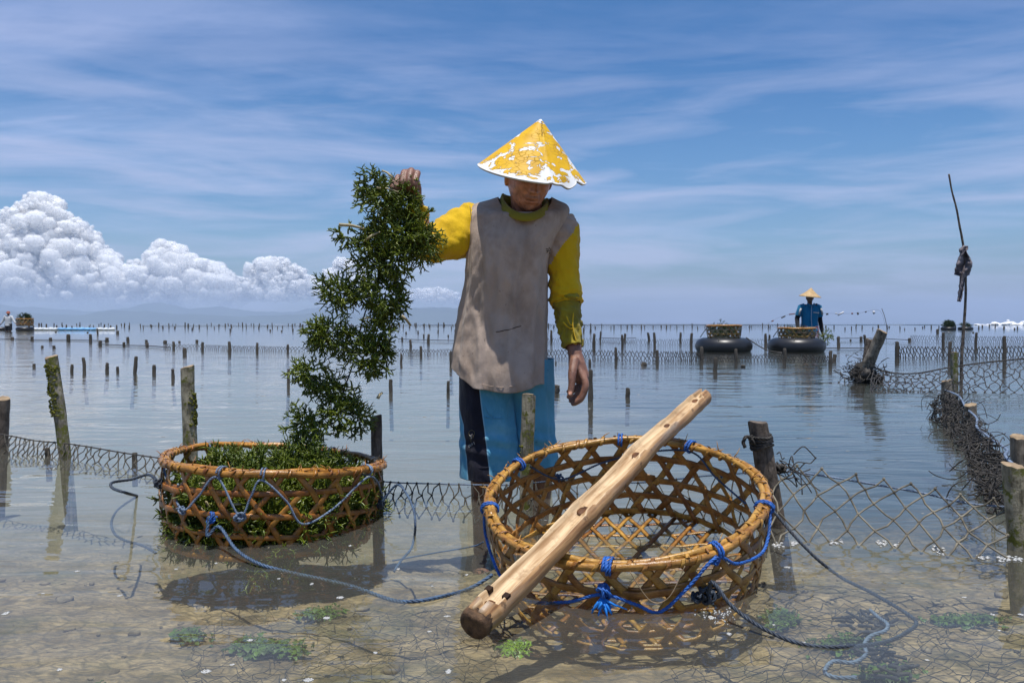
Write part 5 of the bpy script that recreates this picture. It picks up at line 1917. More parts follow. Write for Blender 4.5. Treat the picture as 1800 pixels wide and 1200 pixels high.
M_skin = skin_mat('weathered_skin')
M_skin_far = skin_mat('far_skin', False, (0.10, 0.05, 0.035))
M_shirt = cloth_mat('faded_grey_jersey', (0.50, 0.395, 0.32), (0.22, 0.16, 0.12), 0.75, scale=9.0)
M_yellow = cloth_mat('dirty_yellow_jersey', (0.74, 0.47, 0.008), (0.46, 0.27, 0.010), 0.65)
M_olive = cloth_mat('olive_collar_rib', (0.30, 0.25, 0.02), (0.16, 0.13, 0.02), 0.6)
M_cuff = cloth_mat('wet_olive_sleeve', (0.36, 0.28, 0.02), (0.16, 0.13, 0.03), 0.8)
M_blue = cloth_mat('sky_blue_jersey', (0.12, 0.40, 0.57), (0.06, 0.28, 0.43), 0.5, worn=(0.20, 0.48, 0.62))
M_navy = cloth_mat('navy_jersey', (0.018, 0.018, 0.034), (0.010, 0.010, 0.018), 0.5)
M_mark = surf_mat('pale_print', (0.60, 0.58, 0.55), 0.8, 0.2, 0.4, 200)
M_gold = surf_mat('gold_print', (0.24, 0.20, 0.10), 0.8, 0.2, 0.5, 200)
M_inkm = surf_mat('black_print', (0.015, 0.014, 0.014), 0.85, 0.2, 0.4, 200)

YM = 2.80
MAN = empty('person', WZ(890, -0.28, YM), 'man in a peeling yellow cone hat and grey shirt holding up green seaweed', 'person')


def head_mb(C, pitch, yaw, roll, s=1.0):
    """Head facing -Y, then turned; returns the mesh and its frame."""
    Rm = Matrix.Rotation(roll, 3, 'Y') @ Matrix.Rotation(yaw, 3, 'Z') @ Matrix.Rotation(pitch, 3, 'X')
    g = lambda x, a, w: math.exp(-((x - a) / w) ** 2)
    mb_ = MB()
    nt_, np_ = 96, 72
    vs_, fs = [], []
    for i in range(np_ + 1):
        ph = math.pi * i / np_
        for j in range(nt_):
            th = 2 * math.pi * j / nt_
            d = Vector((math.sin(ph) * math.sin(th), -math.sin(ph) * math.cos(th), math.cos(ph)))
            x, y, z = d.x * 0.073, d.y * 0.094, d.z * 0.113
            if z < -0.015:
                k = min(1, (-0.015 - z) / 0.098)
                x *= 1 - 0.22 * k ** 1.4
                if y > 0:
                    y *= 1 - 0.35 * k
                else:
                    y *= 1 + 0.16 * k
            if z > 0.02 and y > 0:
                y *= 1.06
            f = max(0.0, -d.y)
            fr_ = f ** 0.8
            dy = 0.0
            # nose: bridge, tip and wings
            if -0.040 < z < 0.040:
                dy += 0.020 * g(x, 0, 0.0105) * max(0, min(1, (0.034 - z) / 0.052)) * (1 if z > -0.024 else max(0, 1 - (-0.024 - z) / 0.008))
            dy += 0.010 * g(x, 0, 0.012) * g(z, -0.020, 0.008)
            dy += 0.008 * (g(x, 0.015, 0.0065) + g(x, -0.015, 0.0065)) * g(z, -0.022, 0.007)
            dy += 0.0075 * g(z, 0.032, 0.009) * g(abs(x), 0.028, 0.028)
            dy -= 0.0125 * g(abs(x), 0.031, 0.014) * g(z, 0.015, 0.011)
            dy += 0.0065 * g(abs(x), 0.031, 0.009) * g(z, 0.013, 0.007)
            dy += 0.0075 * g(abs(x), 0.045, 0.017) * g(z, -0.010, 0.014)
            dy -= 0.0085 * g(abs(x), 0.046, 0.014) * g(z, -0.048, 0.018)
            dy -= 0.0042 * g(abs(x) - 0.020 - 0.35 * (-0.022 - z), 0, 0.0038) * (1 if -0.062 < z < -0.018 else 0)
            dy += 0.0070 * g(x, 0, 0.024) * g(z, -0.0475, 0.0048)
            dy += 0.0070 * g(x, 0, 0.020) * g(z, -0.0610, 0.0056)
            dy -= 0.0055 * g(x, 0, 0.026) * g(z, -0.0540, 0.0026)
            dy += 0.0050 * g(x, 0, 0.026) * g(z, -0.0420, 0.0070)
            dy -= 0.0040 * g(x, 0, 0.020) * g(z, -0.0720, 0.0050)
            dy += 0.0105 * g(x, 0, 0.020) * g(z, -0.0910, 0.0130)
            dy -= 0.0016 * (1 + math.sin(z * 900)) * g(z, 0.060, 0.02) * g(x, 0, 0.04)
            dy -= 0.0020 * g(abs(x), 0.058, 0.010) * g(z, 0.004, 0.012) * (1 + math.sin(z * 1300))
            p = Vector((x, y - dy * fr_, z)) * s
            vs_.append(C + Rm @ p)
    for i in range(np_):
        for j in range(nt_):
            a, b_ = i * nt_ + j, i * nt_ + (j + 1) % nt_
            fs.append((a, a + nt_, b_ + nt_, b_))
    mb_.add(vs_, fs)
    for sg in (-1, 1):
        e_ = C + Rm @ (Vector((sg * 0.0755, 0.010, -0.002)) * s)
        mb_.ball(e_, (0.010 * s, 0.018 * s, 0.031 * s), 10, 8, 0, Rm @ Matrix.Rotation(sg * 0.35, 3, 'Z'))
    return mb_, Rm


def hand_fingers(mb_, fingers):
    for path, rr in fingers:
        sp_ = spline(path, 5)
        r_ = np.interp(np.linspace(0, len(path) - 1, len(sp_)), range(len(path)), rr)
        mb_.tube(sp_, list(r_), 10, True, 0, 1.0, None, 0, 0, True)


def make_man():
    HC = W(930, 316, 2.715)
    hm, HR = head_mb(HC, R(20), R(14), R(4), 0.98)
    body = MB()
    body.v, body.f, body.m = hm.v, hm.f, hm.m
    # neck, torso core, arms, legs: all one skin
    body.tube([HC + HR @ Vector((0, 0.022, -0.045)), W(926, 368, 2.765), W(921, 392, 2.795), W(918, 430, 2.80)], [0.053, 0.054, 0.062, 0.085], 18)
    # tendons and collar bones
    for sg in (-1, 1):
        body.tube([W(928 + sg * 20, 352, 2.74), W(926 + sg * 13, 376, 2.735), W(924 + sg * 6, 392, 2.728)], [0.011, 0.010, 0.009], 8)
        body.tube([W(924 + sg * 6, 393, 2.73), W(924 + sg * 32, 386, 2.745), W(918 + sg * 62, 384, 2.79)], [0.013, 0.012, 0.013], 8)
    body.tube([W(917, 392, 2.80), W(908, 440, 2.80), W(898, 520, 2.81), W(890, 600, 2.82), W(888, 668, 2.82), W(888, 700, 2.82)], [0.105, 0.115, 0.105, 0.105, 0.115, 0.10], 20, squash=0.72, up=(0, 1, 0))
    shL, shR = W(846, 392, 2.80), W(984, 396, 2.80)
    body.tube([W(905, 400, 2.80), shL], [0.07, 0.052], 12)
    body.tube([W(930, 402, 2.80), shR], [0.07, 0.052], 12)
    elL = W(752, 432, 2.70)
    wrL = W(729, 350, 2.655)
    body.tube(spline([shL, W(800, 416, 2.76), elL], 4), [0.052, 0.05, 0.048, 0.046, 0.044, 0.043, 0.042, 0.041, 0.040], 14, rounded=True)
    body.tube(spline([elL, W(738, 398, 2.66), wrL], 4), [0.040, 0.041, 0.040, 0.038, 0.036, 0.033, 0.030, 0.027, 0.025], 14, rounded=True)
    elR = W(994, 528, 2.80)
    wrR = W(1011, 622, 2.715)
    body.tube(spline([shR, W(992, 460, 2.81), elR], 4), [0.052, 0.05, 0.047, 0.045, 0.043, 0.041, 0.040, 0.039, 0.038], 14, rounded=True)
    body.tube(spline([elR, W(1003, 572, 2.76), wrR], 4), [0.038, 0.039, 0.038, 0.036, 0.033, 0.030, 0.027, 0.0255, 0.0245], 14, rounded=True)
    hip = 700
    for kx, hx, ax_, ay in ((852, 858, 846, 2.80), (948, 930, 948, 2.86)):
        kn = W(kx, 806, ay - 0.02)
        an = Vector((WZ(ax_, 0, ay).x, ay + 0.03, -0.21))
        body.tube(spline([W(hx, 680, 2.82), W((hx + kx) / 2, 745, 2.81), kn, kn.lerp(an, 0.38) + Vector((0, 0.018, 0)), an], 4),
                  [0.080, 0.078, 0.074, 0.068, 0.062, 0.057, 0.052, 0.050, 0.050, 0.049, 0.049, 0.048, 0.046, 0.041, 0.036, 0.032, 0.031], 16, rounded=True)
        body.tube([an + Vector((0, 0.035, -0.04)), an + Vector((0, -0.02, -0.035)), an + Vector((0.004, -0.10, -0.055)), an + Vector((0.008, -0.165, -0.065))], [0.030, 0.036, 0.034, 0.022], 12, squash=0.8, rounded=True)
    # raised fist: the back of the hand up, fingers folded down over the cord towards the lens
    pc = W(717, 322, 2.625)
    body.tube([wrL, W(726, 334, 2.645), W(719, 314, 2.630)], [0.024, 0.030, 0.033], 14, squash=0.7, up=(0, 1, 0), rounded=True)
    for i, (kx, ky, kY, r_) in enumerate(((734, 304, 2.61, 0.0112), (723, 300, 2.60, 0.0118), (711, 303, 2.60, 0.0115), (700, 311, 2.605, 0.0102))):
        k = W(kx, ky, kY)
        hand_fingers(body, [([W(kx * 0.5 + 722 * 0.5, ky + 16, kY + 0.025), k, W(kx - 4, ky + 17, kY - 0.034), W(kx - 5, ky + 32, kY - 0.018), W(kx - 1, ky + 32, kY + 0.008)], [0.012, r_, r_ * 0.95, r_ * 0.9, r_ * 0.8])])
    hand_fingers(body, [([W(722, 334, 2.63), W(704, 326, 2.60), W(694, 320, 2.578), W(690, 330, 2.566)], [0.015, 0.0125, 0.0115, 0.0095])])
    # hanging hand, seen from the thumb side, fingers loosely bent
    body.tube([wrR, W(1014, 640, 2.700), W(1020, 660, 2.695)], [0.0245, 0.030, 0.031], 14, squash=0.85, up=(0, 1, 0), rounded=True)
    for i, (dY, kx, ky, mx_, my_, tx, ty, r_) in enumerate(((-0.030, 1029, 674, 1023, 697, 1008, 709, 0.0118), (-0.009, 1027, 677, 1019, 700, 1004, 704, 0.0118), (0.012, 1024, 676, 1013, 696, 1000, 697, 0.0110), (0.032, 1020, 671, 1008, 686, 999, 688, 0.0095))):
        Y0 = 2.695 + dY
        hand_fingers(body, [([W(1016, 646, 2.70 + dY * 0.5), W(kx, ky, Y0), W(mx_, my_, Y0 - 0.004), W((mx_ + tx) / 2, (my_ + ty) / 2 + 2, Y0 - 0.004), W(tx, ty, Y0)], [0.015, r_ * 1.10, r_, r_ * 0.95, r_ * 0.8])])
    hand_fingers(body, [([W(1010, 634, 2.68), W(1006, 656, 2.655), W(1005, 675, 2.645), W(1002, 693, 2.64)], [0.017, 0.0150, 0.0120, 0.0100])])
    me = remeshed(body, 0.0030, 2, [M_skin])
    # hair, brows, moustache, lips and nails as natural colour, over a lightened head
    n = len(me.vertices)
    co = np.empty(n * 3)
    me.vertices.foreach_get('co', co)
    co = co.reshape(-1, 3)
    loc = (co - np.array(HC)) @ np.array(HR) / 0.98
    tint = np.ones((n, 4))
    hd = (np.abs(loc[:, 0]) < 0.1) & (np.abs(loc[:, 1]) < 0.14) & (loc[:, 2] > -0.125) & (loc[:, 2] < 0.14)
    X, Yl, Z = loc[:, 0], loc[:, 1], loc[:, 2]

    def put(mask, c, amt):
        a = (amt * mask * hd)[:, None]
        tint[:, :3] = tint[:, :3] * (1 - a) + np.array(c)[None, :] * a

    gx = lambda v, a, w: np.exp(-((v - a) / w) ** 2)
    front = (Yl < -0.02)
    tint[hd & True] = (2.15, 2.0, 1.9, 1)  # whole head lightened in colour to make up for the hat's shade
    put(((Yl > 0.0 - 0.3 * (Z - 0.03)) & (Z > -0.03) & (np.abs(X) < 0.074)).astype(float), (0.12, 0.16, 0.2), 0.95)
    put(front * gx(np.abs(X), 0.030, 0.020) * gx(Z, 0.029, 0.005), (0.15, 0.2, 0.25), 0.9)
    put(front * gx(np.abs(X), 0.031, 0.012) * gx(Z, 0.013, 0.0025), (0.10, 0.10, 0.12), 0.95)
    put(front * gx(X, 0, 0.026) * gx(Z, -0.0405, 0.0050), (0.42, 0.48, 0.55), 0.75)
    put(front * gx(X, 0, 0.022) * (gx(Z, -0.0480, 0.004) + gx(Z, -0.0605, 0.005)), (1.25, 0.85, 0.80), 0.6)
    put(front * gx(X, 0, 0.024) * gx(Z, -0.0542, 0.0018), (0.25, 0.2, 0.2), 0.9)
    put(front * gx(X, 0, 0.032) * gx(Z, -0.092, 0.018), (0.62, 0.68, 0.75), 0.45)
    ca = me.color_attributes.new('tint', 'FLOAT_COLOR', 'POINT')
    nail = np.array(W(1002.5, 691, 2.629))
    dn = np.linalg.norm(co - nail, axis=1)
    tint[:, :3] += (np.clip(1 - (dn / 0.0085) ** 4, 0, 1) * 3.0)[:, None]
    ca.data.foreach_set('color', tint.reshape(-1).astype(np.float32))
    me.name = 'body'
    link('body', me, MAN)
    return HC, HR


HC, HR = make_man()


def sup(a, n):
    c, s = math.cos(a), math.sin(a)
    return math.copysign(abs(c) ** (2 / n), c), math.copysign(abs(s) ** (2 / n), s)


def garment(name, keys, mats, seed, nseg=120, nrow=110, hem=None, fold=None, thick=0.003, mif=None, Y0=YM, expn=2.35, parent=MAN):
    """Cloth tube from rows of (y px, centre x px, half width px, half depth m, distance)."""
    ys = np.linspace(0, len(keys) - 1, nrow)
    K = np.array(keys, dtype=float)

    def row(u):
        i = min(int(u), len(K) - 2)
        f = u - i
        a, b_, c_, d_ = K[max(i - 1, 0)], K[i], K[i + 1], K[min(i + 2, len(K) - 1)]
        return 0.5 * ((2 * b_) + (c_ - a) * f + (2 * a - 5 * b_ + 4 * c_ - d_) * f * f + (3 * b_ - a - 3 * c_ + d_) * f ** 3)
    mb_ = MB()
    rings = []
    for r_, u in enumerate(ys):
        y, cx, hw, hd, Yc = row(u)
        s_ = u / (len(K) - 1)
        ring = []
        for k in range(nseg):
            a = 2 * math.pi * k / nseg
            c, s = sup(a, expn)
            dx, dYm, dy = fold(a, y, s_) if fold else (0, 0, 0)
            yy = y + (hem(a, s_) if hem else 0) + dy
            Yp = Yc - s * (hd + dYm)
            x = cx + c * (hw + dx)
            q = W(x, yy, Yc)
            q2 = Vector((q.x, Yp, q.z))
            ring.append(q2)
        rings.append(ring)
    mb_.loft(rings, False, False, 0, mif)
    o = build(name, mb_, mats, parent)
    if thick:
        sm = o.modifiers.new('thick', 'SOLIDIFY')
        sm.thickness = thick
        sm.offset = -1
    return o


def shirt_fold(a, y, s):
    c, sn = math.cos(a), math.sin(a)
    k = min(1.0, max(0.0, (y - 395) / 140))
    v = 0.0
    # long drop folds from the chest
    for a0, w, am in ((1.98, 0.10, 0.011), (1.38, 0.09, 0.013), (2.45, 0.10, 0.010), (0.85, 0.12, 0.010), (1.70, 0.07, 0.007), (2.85, 0.14, 0.013), (0.45, 0.10, 0.008), (4.2, 0.2, 0.012), (5.2, 0.2, 0.012)):
        drift = 0.0011 * (y - 500) * (0.7 if a0 < 1.6 else -0.35)
        v += 1.45 * am * k * math.exp(-((a - a0 - drift) / w) ** 2)
    v += 0.006 * k * mn.noise(Vector((c * 2.2, sn * 2.2, y * 0.010 + 3)))
    # oblique pulls from the shoulders
    v += 0.0048 * mn.noise(Vector((a * 3.0 + y * 0.02, y * 0.018, 11)))
    v += 0.0034 * mn.noise(Vector((a * 9 - y * 0.02, y * 0.045, 17)))
    # crumples that break the long folds
    cr = mn.noise(Vector((a * 2.2 + 5, y * 0.022, 23)))
    v += 0.0012 * math.sin(cr * 5 + a * 3 + y * 0.01) * k
    v += 0.0060 * k * max(0.0, 1 - abs(mn.noise(Vector((a * 2.6 + y * 0.008, y * 0.006 - a * 0.4, 31)))) * 6)
    # belly swell that catches the sun below the chest
    v += 0.020 * math.exp(-((a - 1.45) / 0.50) ** 2) * math.exp(-((y - 648) / 45) ** 2)
    v -= 0.006 * math.exp(-((a - 1.5) / 0.8) ** 2) * math.exp(-((y - 560) / 30) ** 2)
    return v * 240, v, 46 * max(0.0, sn) ** 1.3 * max(0.0, 1 - s / 0.32)


def shirt_hem(a, s):
    if s < 0.6:
        return 0
    k = ((s - 0.6) / 0.4) ** 1.5
    c = math.cos(a)
    d = 10 * math.sin(a) if math.sin(a) > 0 else -2
    return k * (d - 36 * max(0, -c - 0.45) / 0.55 - 6 * max(0, c - 0.3) + 3 * math.sin(a * 5 + 1))


SHIRT = garment('shirt', [(346, 923, 47, 0.088, 2.785), (352, 919, 62, 0.094, 2.79), (360, 914, 82, 0.100, 2.795), (374, 911, 89, 0.108, 2.79), (395, 906, 88, 0.122, 2.79), (425, 898, 77, 0.140, 2.785), (460, 892, 71, 0.146, 2.79),
                          (500, 890, 72, 0.138, 2.795), (545, 886, 76, 0.130, 2.80), (590, 883, 79, 0.128, 2.80), (635, 880, 82, 0.136, 2.80), (671, 879, 83, 0.142, 2.80)],
                [M_shirt], 1, 150, 150, shirt_hem, shirt_fold)
# ribbed collar
mb = MB()
pts = []
for a in np.linspace(0, 2 * math.pi, 49)[:-1]:
    c, s = math.cos(a), math.sin(a)
    drop = 38 * max(0, s) ** 1.3
    q = W(923 + 41 * c, 352 + drop + (-6 if s < 0 else 0) + 8 * max(0, c) * (1 - max(0, s)), 2.787)
    pts.append((Vector((q.x, 2.787 - s * 0.092 - 0.044 * max(0, s) ** 1.5, q.z)), a))
rings = []
for p_, a in pts + pts[:1]:
    c, s = math.cos(a), math.sin(a)
    o_ = Vector((c * 0.6, -s * 0.8, -0.5)).normalized()
    i_ = Vector((-c * 0.35, s * 0.55, 0.9)).normalized()
    n_ = Vector((c, -s, 0.35)).normalized()
    rings.append([p_ - i_ * 0.020, p_ - i_ * 0.017 + n_ * 0.006, p_ + i_ * 0.012 + n_ * 0.005, p_ + i_ * 0.015, p_ + i_ * 0.010 - n_ * 0.004, p_ - i_ * 0.017 - n_ * 0.003])
mb.loft(rings, False, False)
build('collar', mb, M_olive, MAN)


def sleeve(name, path, rad_, mats, seed, sq=1.0, amp=0.010, parent=MAN, mif=None):
    P_ = spline([Vector(p_) for p_ in path], 10)
    rr = np.interp(np.linspace(0, len(path) - 1, len(P_)), range(len(path)), rad_)
    mb_ = MB()
    rings = []
    nrm = None
    ns = 64
    for i, p_ in enumerate(P_):
        t = (P_[min(i + 1, len(P_) - 1)] - P_[max(i - 1, 0)]).normalized()
        if nrm is None:
            nrm = Vector((0, -1, 0))
        nrm = (nrm - t * nrm.dot(t)).normalized()
        bi = t.cross(nrm)
        ring = []
        for k in range(ns):
            a = 2 * math.pi * k / ns
            f = amp * (mn.noise(Vector((math.cos(a) * 1.6, math.sin(a) * 1.6 + i * 0.10, i * 0.16 + seed))) +
                       0.7 * math.sin(a * 2 + i * 0.22 + seed) * mn.noise(Vector((i * 0.11, seed, 3))) +
                       0.5 * mn.noise(Vector((a * 2.2 + i * 0.15, i * 0.3, seed * 3))) + 0.3 * mn.noise(Vector((a * 5, i * 0.6, seed * 5))))
            q = rr[i] + f
            ring.append(p_ + nrm * (q * math.cos(a) * sq) + bi * (q * math.sin(a)))
        rings.append(ring)
    mb_.loft(rings, False, False, 0, mif)
    o = build(name, mb_, mats, parent)
    sm = o.modifiers.new('thick', 'SOLIDIFY')
    sm.thickness = 0.003
    sm.offset = -1
    return o


sleeve('sleeve', [W(852, 398, 2.80), W(832, 404, 2.80), W(808, 412, 2.77), W(780, 424, 2.73), W(752, 430, 2.69), W(740, 418, 2.665), W(734, 392, 2.66), W(731, 364, 2.655)],
       [0.078, 0.098, 0.086, 0.072, 0.060, 0.050, 0.045, 0.040], M_yellow, 2.0, 0.82, 0.012)
sleeve('sleeve', [W(978, 388, 2.80), W(986, 410, 2.80), W(989, 440, 2.80), W(991, 480, 2.80), W(994, 512, 2.80), W(996, 530, 2.795), W(997, 537, 2.79)],
       [0.062, 0.066, 0.060, 0.054, 0.057, 0.059, 0.050], [M_yellow, M_shirt], 5.0, 0.95, 0.009, MAN, lambda i, j: 1 if i < 17 + 10 * math.sin(2 * math.pi * (j + 0.5) / 64) else 0)
sleeve('rolled_cuff', [W(995, 518, 2.795), W(996, 536, 2.79), W(999, 560, 2.77), W(1003, 585, 2.745), W(1007, 610, 2.725)],
       [0.050, 0.047, 0.044, 0.038, 0.036], M_cuff, 8.0, 0.95, 0.013)
mb = MB()
for i_, (x0, x1, y0, y1) in enumerate(((990, 1018, 566, 576), (996, 1012, 556, 572), (1002, 1020, 590, 604))):
    mb.tube(spline([W(x0, y0, 2.705), W((x0 + x1) / 2 - 2, (y0 + y1) / 2 + 6, 2.698), W(x1, y1, 2.72)], 6), 0.0022, 5)
mb.tube(spline([W(1008, 550, 2.71), W(1007, 575, 2.70), W(1013, 600, 2.695)], 6), 0.0024, 5)
mb.m = [0] * len(mb.f)
build('torn_seam', mb, M_yellow, MAN)
# torn flap hanging behind the wrist
mb = MB()
fl = [W(992, 580, 2.76), W(986, 606, 2.765), W(1000, 611, 2.76), W(1002, 585, 2.755)]
mb.add(fl + [q + Vector((0, 0.004, 0)) for q in fl], [(0, 1, 2, 3), (7, 6, 5, 4), (0, 4, 5, 1), (1, 5, 6, 2), (2, 6, 7, 3), (3, 7, 4, 0)])
build('torn_flap', mb, M_cuff, MAN, False)


# ------------------------------------------------------------------ shorts, prints, hat
def leg_fold(seed):
    def f(a, y, s):
        v = 0.006 * mn.noise(Vector((a * 1.8, y * 0.012, seed))) + 0.004 * mn.noise(Vector((a * 3 + y * 0.03, y * 0.03, seed + 5)))
        for a0, w, am in ((1.0, 0.14, 0.007), (2.0, 0.12, 0.008), (2.7, 0.16, 0.006), (0.4, 0.14, 0.007)):
            v += am * s * math.exp(-((a - a0) / w) ** 2)
        # creases where the knee bends
        v += 0.0045 * math.sin((y - 770) * 0.22 + a * 2.0) * math.exp(-((y - 772) / 26) ** 2)
        return v * 240, v, 0
    return f


def panel_value(i, j):
    """Above 0.5 inside the navy side panel, crossing 0.5 exactly at its seams."""
    s = i / 89.0
    a = 2 * math.pi * j / 160
    c = math.copysign(abs(math.cos(a)) ** (2 / 2.3), math.cos(a))
    lo = float(np.interp(s, [0, 0.3, 0.6, 1], [-1.3, -1.12, -0.82, -0.68]))
    hi = float(np.interp(s, [0, 0.3, 0.6, 1], [-0.28, -0.26, -0.12, 0.02]))
    if math.sin(a) < -0.02:
        return 0.5 + min(-0.80 - c, 0.25 - s)
    return 0.5 + min(c - lo, hi - c)


def panelled(mat_name):
    m, t, o = new_mat(mat_name)
    tc = t.nodes.new('ShaderNodeTexCoord').outputs['Object']
    f = ramp(t, N(t, 'ShaderNodeAttribute', None, attribute_name='panel').outputs['Fac'], [(0.495, 0.0), (0.505, 1.0)])
    n1 = ramp(t, noise_(t, tc, 7, 5, 0.6), [(0.35, 0), (0.65, 1)])
    bl = mixc(t, n1, (0.075, 0.30, 0.46), (0.12, 0.40, 0.57))
    bl = mixc(t, ramp(t, noise_(t, tc, 15, 5, 0.6), [(0.52, 0), (0.72, 0.7)]), bl, (0.20, 0.48, 0.62))
    nv = mixc(t, n1, (0.010, 0.010, 0.018), (0.022, 0.022, 0.038))
    pipe = ramp(t, N(t, 'ShaderNodeAttribute', None, attribute_name='panel').outputs['Fac'], [(0.455, 0.0), (0.475, 1.0), (0.495, 1.0), (0.505, 0.0)])
    c = mixc(t, math_(t, 'MULTIPLY', pipe, 0.45), mixc(t, f, bl, nv), (0.42, 0.60, 0.70))
    b = N(t, 'ShaderNodeBsdfPrincipled', {'Base Color': c, 'Roughness': 0.8, 'Specular IOR Level': 0.2, 'Sheen Weight': 0.15})
    bn = N(t, 'ShaderNodeBump', {'Strength': 0.45, 'Distance': 0.018, 'Height': noise_(t, mapping(t, tc, (1, 1, 0.35)), 22, 5, 0.6)})
    t.links.new(bn.outputs[0], b.inputs['Normal'])
    t.links.new(b.outputs[0], o.inputs[0])
    return m


SL = garment('shorts_leg', [(630, 862, 52, 0.118, 2.80), (670, 858, 50, 0.120, 2.80), (720, 858, 50, 0.118, 2.80), (775, 860, 52, 0.116, 2.79), (833, 863, 55, 0.115, 2.79)], [panelled('panelled_jersey')], 21, 160, 90,
             lambda a, s: (3 * math.sin(a) if s > 0.9 else 0), leg_fold(2), 0.003, None, expn=2.3)
pa = SL.data.attributes.new('panel', 'FLOAT', 'POINT')
pa.data.foreach_set('value', np.array([panel_value(i, j) for i in range(90) for j in range(160)], dtype=np.float32))
garment('shorts_leg', [(630, 926, 48, 0.116, 2.82), (670, 930, 44, 0.116, 2.82), (720, 936, 38, 0.108, 2.83), (770, 939, 38, 0.106, 2.83), (813, 943, 39, 0.104, 2.83)], [M_blue], 22, 120, 80,
        lambda a, s: (3 * math.sin(a) if s > 0.9 else 0), leg_fold(7), 0.003, None, expn=2.3)
# hem and pocket seams: thin raised welts that follow the cloth


def surf_pt(o, px, py, lift=0.002):
    """Where the view line through a pixel first meets a piece of clothing, lifted a little off it."""
    me = o.data
    dg = bpy.context.evaluated_depsgraph_get()
    org = Vector((0, 0, CAMZ))
    d = ray(px, py).normalized()
    hit, loc_, n_, idx = o.evaluated_get(dg).ray_cast(o.matrix_world.inverted() @ org, d)
    if not hit:
        return W(px, py, 2.68)
    return loc_ - d * lift


bpy.context.view_layer.update()


def welt(o, pts, r, mat, name, parent=MAN, lift=0.0012, per=5):
    P_ = [surf_pt(o, x, y, lift) for x, y in pts]
    mb_ = MB()
    mb_.tube(spline(P_, per), r, 6)
    return build(name, mb_, mat, parent)


welt(SL, [(866, 826), (880, 829), (896, 829), (908, 826)], 0.0011, M_blue, 'hem_seam')
welt(SL, [(830, 820), (845, 822), (860, 821)], 0.0011, M_navy, 'hem_seam')
welt(SL, [(852, 733), (866, 735), (882, 735), (896, 734)], 0.0016, M_blue, 'pocket_seam')
welt(SL, [(853, 716), (858, 726), (868, 733)], 0.0012, M_blue, 'pocket_seam')
# little gold emblem with a pale fork in it, and the slanting word below it, on the navy panel
E = lambda pts, r, mat, nm: welt(SL, pts, r, mat, nm, lift=0.0012, per=3)
E([(824, 760), (826, 757), (830, 756), (833, 758), (834, 762), (832, 766), (831, 770)], 0.0009, M_gold, 'emblem')
E([(824, 761), (825, 765), (826, 770), (828, 772), (827, 776)], 0.0009, M_gold, 'emblem')
E([(830, 763), (828, 766), (828.5, 771)], 0.0010, M_mark, 'emblem')
E([(825, 765), (828, 766)], 0.0010, M_mark, 'emblem')
for a_, b_ in (((824.0, 782), (824.8, 786.5)), ((825.6, 781), (826.6, 785)), ((825.6, 781), (827.6, 783.8)), ((827.8, 779.6), (828.6, 783.6)), ((829.4, 778.6), (830.2, 782.4)), ((829.4, 778.6), (831.2, 781)), ((832.6, 776.2), (834.4, 781)),
               ((824.0, 782), (825.0, 781.4))):
    E([a_, ((a_[0] + b_[0]) / 2, (a_[1] + b_[1]) / 2), b_], 0.0008, M_mark, 'lettering')
# dark print on the chest and the long scratch on the belly
for pts in (((960, 437.6), (963, 438.0), (965, 438.2)), ((960.4, 440.6), (963, 440.8), (965.6, 440.4)), ((965, 435), (966.5, 437), (968, 438.6)), ((965, 440), (966.6, 441), (968, 439)), ((961, 444.6), (962.4, 443.0), (963, 442.2)), ((964.4, 443), (966, 444), (967, 444.4)), ((964.6, 447.4), (965.4, 446), (966.2, 445))):
    welt(SHIRT, list(pts), 0.0011, M_inkm, 'chest_print', lift=0.0011, per=3)
M_scratch = surf_mat('mud_scratch', (0.05, 0.026, 0.018), 0.9, 0.1, 0.4, 200)
welt(SHIRT, [(872, 583), (878, 582.5), (886, 580.5), (894, 579.5), (902, 577), (909, 574.5), (916, 573)], 0.0012, M_scratch, 'scratch', lift=0.0010)
welt(SHIRT, [(826, 362), (829, 390), (830, 430), (828, 480)], 0.0011, M_shirt, 'armhole_seam', lift=0.0010)
welt(SHIRT, [(848, 675), (866, 679), (885, 680), (905, 678), (925, 675)], 0.0010, M_shirt, 'hem_seam', lift=0.0010)


